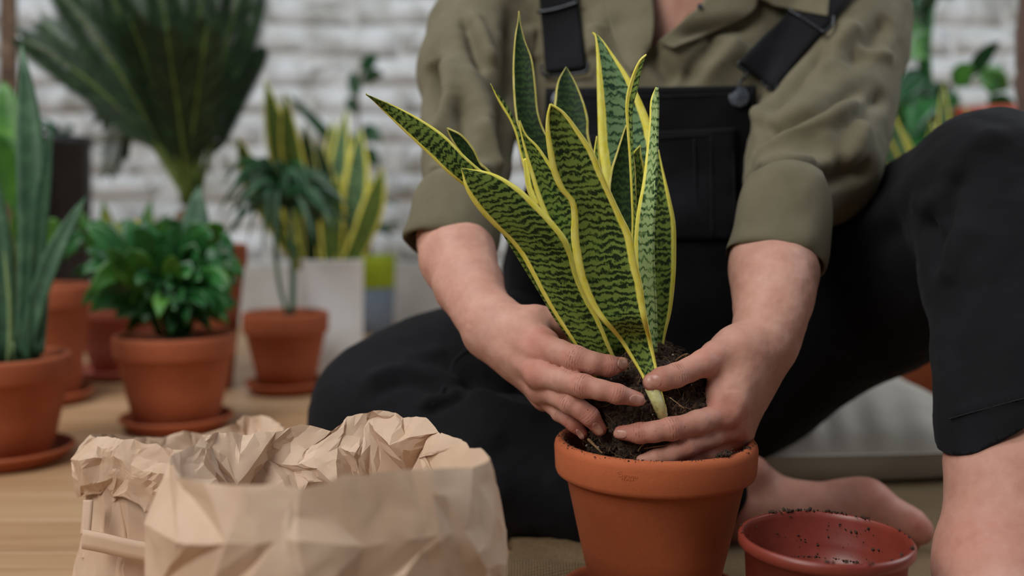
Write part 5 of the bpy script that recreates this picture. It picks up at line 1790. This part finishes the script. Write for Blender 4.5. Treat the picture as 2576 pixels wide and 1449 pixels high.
# felt basket by the wall with a rubber plant
loc = ground(932, 2.42)
t = tag(empty('potted_rubber_plant', loc), 'grey felt basket with lime green top by the skirting, holding a dark leafy plant', 'potted plant')
V, Fc = lathe([(.0001, 0), (.052, 0), (.056, .004), (.059, .116), (.0001, .115)], 48); V += vnormals(V, np.asarray(Fc)) * (.002 * vnoise(V, 40, 3))[:, None]
mesh_obj('basket', V, np.asarray(Fc), M['grey_felt'], t)
V, Fc = lathe([(.0592, .112), (.0610, .114), (.0625, .184), (.0625, .190), (.0600, .190), (.0585, .186), (.0570, .165), (.0001, .162)], 48)
mesh_obj('basket_band', V, np.asarray(Fc), M['lime'], t)
soil_disc(.056, .166, t, 10)
stem_between(t, [Q(932, 665, 2.42), Q(920, 480, 2.42), Q(900, 300, 2.42), Q(908, 160, 2.42)], .006, .003, M['trunk'])
for b, e, w in (((905, 190), (950, 140), .05), ((903, 210), (965, 190), .05), ((900, 260), (885, 180), .05), ((902, 300), (870, 250), .05), ((905, 330), (960, 360), .06), ((910, 380), (950, 420), .06), ((912, 420), (880, 340), .05),
                ((918, 480), (960, 480), .05), ((922, 560), (985, 600), .03), ((925, 600), (1010, 560), .02), ((915, 450), (720, 235), .045), ((920, 500), (1000, 520), .02)):
    leaf_between(t, Q(*b, 2.42), Q(*e, 2.42 + g.uniform(-.08, .08)), w, .01, M['deep'], 'lance', .2, g.uniform(-.5, .5), petiole=.15)

# tall black planter and a slim tree at far left
loc = ground(160, 2.25)
t = tag(empty('black_planter', loc), 'tall black planter standing at the back left behind the aloe', 'planter')
V, Fc = lathe([(.0001, 0), (.058, 0), (.060, .004), (.072, .44), (.076, .442), (.077, .462), (.072, .464), (.066, .45), (.0001, .445)], 64)
mesh_obj('planter_body', V, np.asarray(Fc), M['black_plastic'], t)
soil_disc(.064, .447, t, 12)
for k in range(7):
    leaf_between(t, Q(160, 372, 2.25), Q(160 + g.uniform(-70, 70), g.uniform(300, 345), 2.25 + g.uniform(-.05, .05)), .02, .02, M['deep'], 'lance', .2, 0, petiole=.2)
loc = ground(22, 2.05)
t = tag(empty('potted_tree', loc), 'slim brown tree trunk rising at the upper left edge behind the aloe', 'tree')
V, Fc = lathe(pot_profile(.09, .06, .15, .03), 48); mesh_obj('pot_body', V, np.asarray(Fc), M['terra_deep'], t); soil_disc(.078, .135, t, 13)
stem_between(t, [ground(22, 2.05) + np.array([0, 0, .13]), Q(24, 500, 2.05), Q(27, 200, 2.05), Q(24, -200, 2.05)], .017, .013, M['trunk'], 'trunk')
stem_between(t, [ground(6, 2.05) + np.array([0, 0, .13]), Q(6, 300, 2.04), Q(6, -200, 2.04)], .006, .006, M['trunk'], 'stake')

# right side: snake plant, leafy plant in red planter, brown vase
t = potted('potted_snake_plant', 'terracotta pot behind the raised knee holding a snake plant with yellow edges', 2395, 1.58, .110, .074, .19, .040, M['terra_deep'], None, None, 7)
for b, e, w, m in (((2330, 560), (2222, 235), .05, 'snake_wide'), ((2310, 560), (2205, 285), .045, 'snake_wide'), ((2380, 560), (2372, 205), .04, 'snake_wide'), ((2400, 560), (2340, 300), .05, 'snake'), ((2420, 560), (2432, 268), .04, 'snake_wide'),
                   ((2290, 620), (2180, 390), .04, 'snake_wide'), ((2300, 640), (2110, 500), .035, 'snake'), ((2440, 560), (2480, 290), .045, 'snake'), ((2350, 560), (2275, 330), .045, 'snake')):
    leaf_between(t, Q(2420 + (b[0] - 2420) * .6, 790, 1.56), Q(*e, 1.56 + g.uniform(-.06, .06)), w * .85, 0, M[m], 'sword', .25, g.uniform(-.5, .5))
loc = ground(2470, 2.05)
t = tag(empty('potted_ficus', loc), 'tall red planter behind the knee with glossy green ficus leaves', 'potted plant')
V, Fc = lathe([(.0001, 0), (.075, 0), (.078, .004), (.092, .475), (.097, .478), (.098, .502), (.092, .504), (.086, .48), (.0001, .47)], 64)
mesh_obj('planter_body', V, np.asarray(Fc), M['red_glaze'], t)
soil_disc(.084, .475, t, 15)
stem_between(t, [Q(2450, 300, 2.05), Q(2350, 260, 2.03), Q(2326, 150, 2.02), Q(2345, -60, 2.02)], .016, .012, M['lily'])
stem_between(t, [Q(2480, 300, 2.05), Q(2500, 220, 2.05), Q(2520, 160, 2.05)], .005, .003, M['lily'])
for b, e, w, m in (((2420, 300), (2240, 330), .08, 'deep'), ((2430, 310), (2320, 420), .09, 'deep'), ((2420, 320), (2230, 400), .08, 'lily'), ((2460, 320), (2400, 420), .09, 'lily'), ((2360, 280), (2210, 300), .07, 'lily'), ((2340, 40), (2265, -30), .08, 'deep'), ((2335, 90), (2270, 60), .07, 'lily_bright'), ((2335, 110), (2285, 150), .09, 'lily_bright'), ((2340, 30), (2300, 20), .08, 'deep'), ((2345, 0), (2420, -50), .08, 'lily'),
                   ((2330, 180), (2258, 260), .07, 'deep'), ((2340, 220), (2290, 330), .09, 'lily'), ((2350, 250), (2330, 350), .09, 'deep'), ((2430, 210), (2515, 105), .045, 'deep'), ((2400, 230), (2450, 170), .07, 'lily_bright'), ((2450, 200), (2535, 225), .08, 'lily_bright'),
                   ((2390, 250), (2330, 235), .06, 'deep'), ((2420, 260), (2350, 300), .08, 'lily'), ((2480, 250), (2560, 300), .06, 'lily'), ((2400, 280), (2300, 400), .09, 'lily'), ((2440, 280), (2390, 390), .09, 'deep'), ((2370, 260), (2250, 420), .08, 'lily')):
    leaf_between(t, Q(*b, 2.03), Q(*e, 2.0 + g.uniform(-.08, .08)), w, .01, M[m], 'lance', .2, g.uniform(-.4, .4), petiole=.12)
loc = ground(2708, 1.46)
t = tag(empty('floor_vase', loc), 'tall brown glazed floor vase at the upper right edge', 'vase')
V, Fc = lathe([(.0001, 0), (.060, 0), (.064, .004), (.080, .20), (.086, .36), (.096, .46), (.102, .49), (.098, .503), (.100, .512), (.102, .56), (.099, .60), (.098, .70), (.100, .78), (.104, .82), (.100, .822), (.092, .80), (.0001, .79)], 72)
mesh_obj('vase_body', V, np.asarray(Fc), M['brown_glaze'], t)
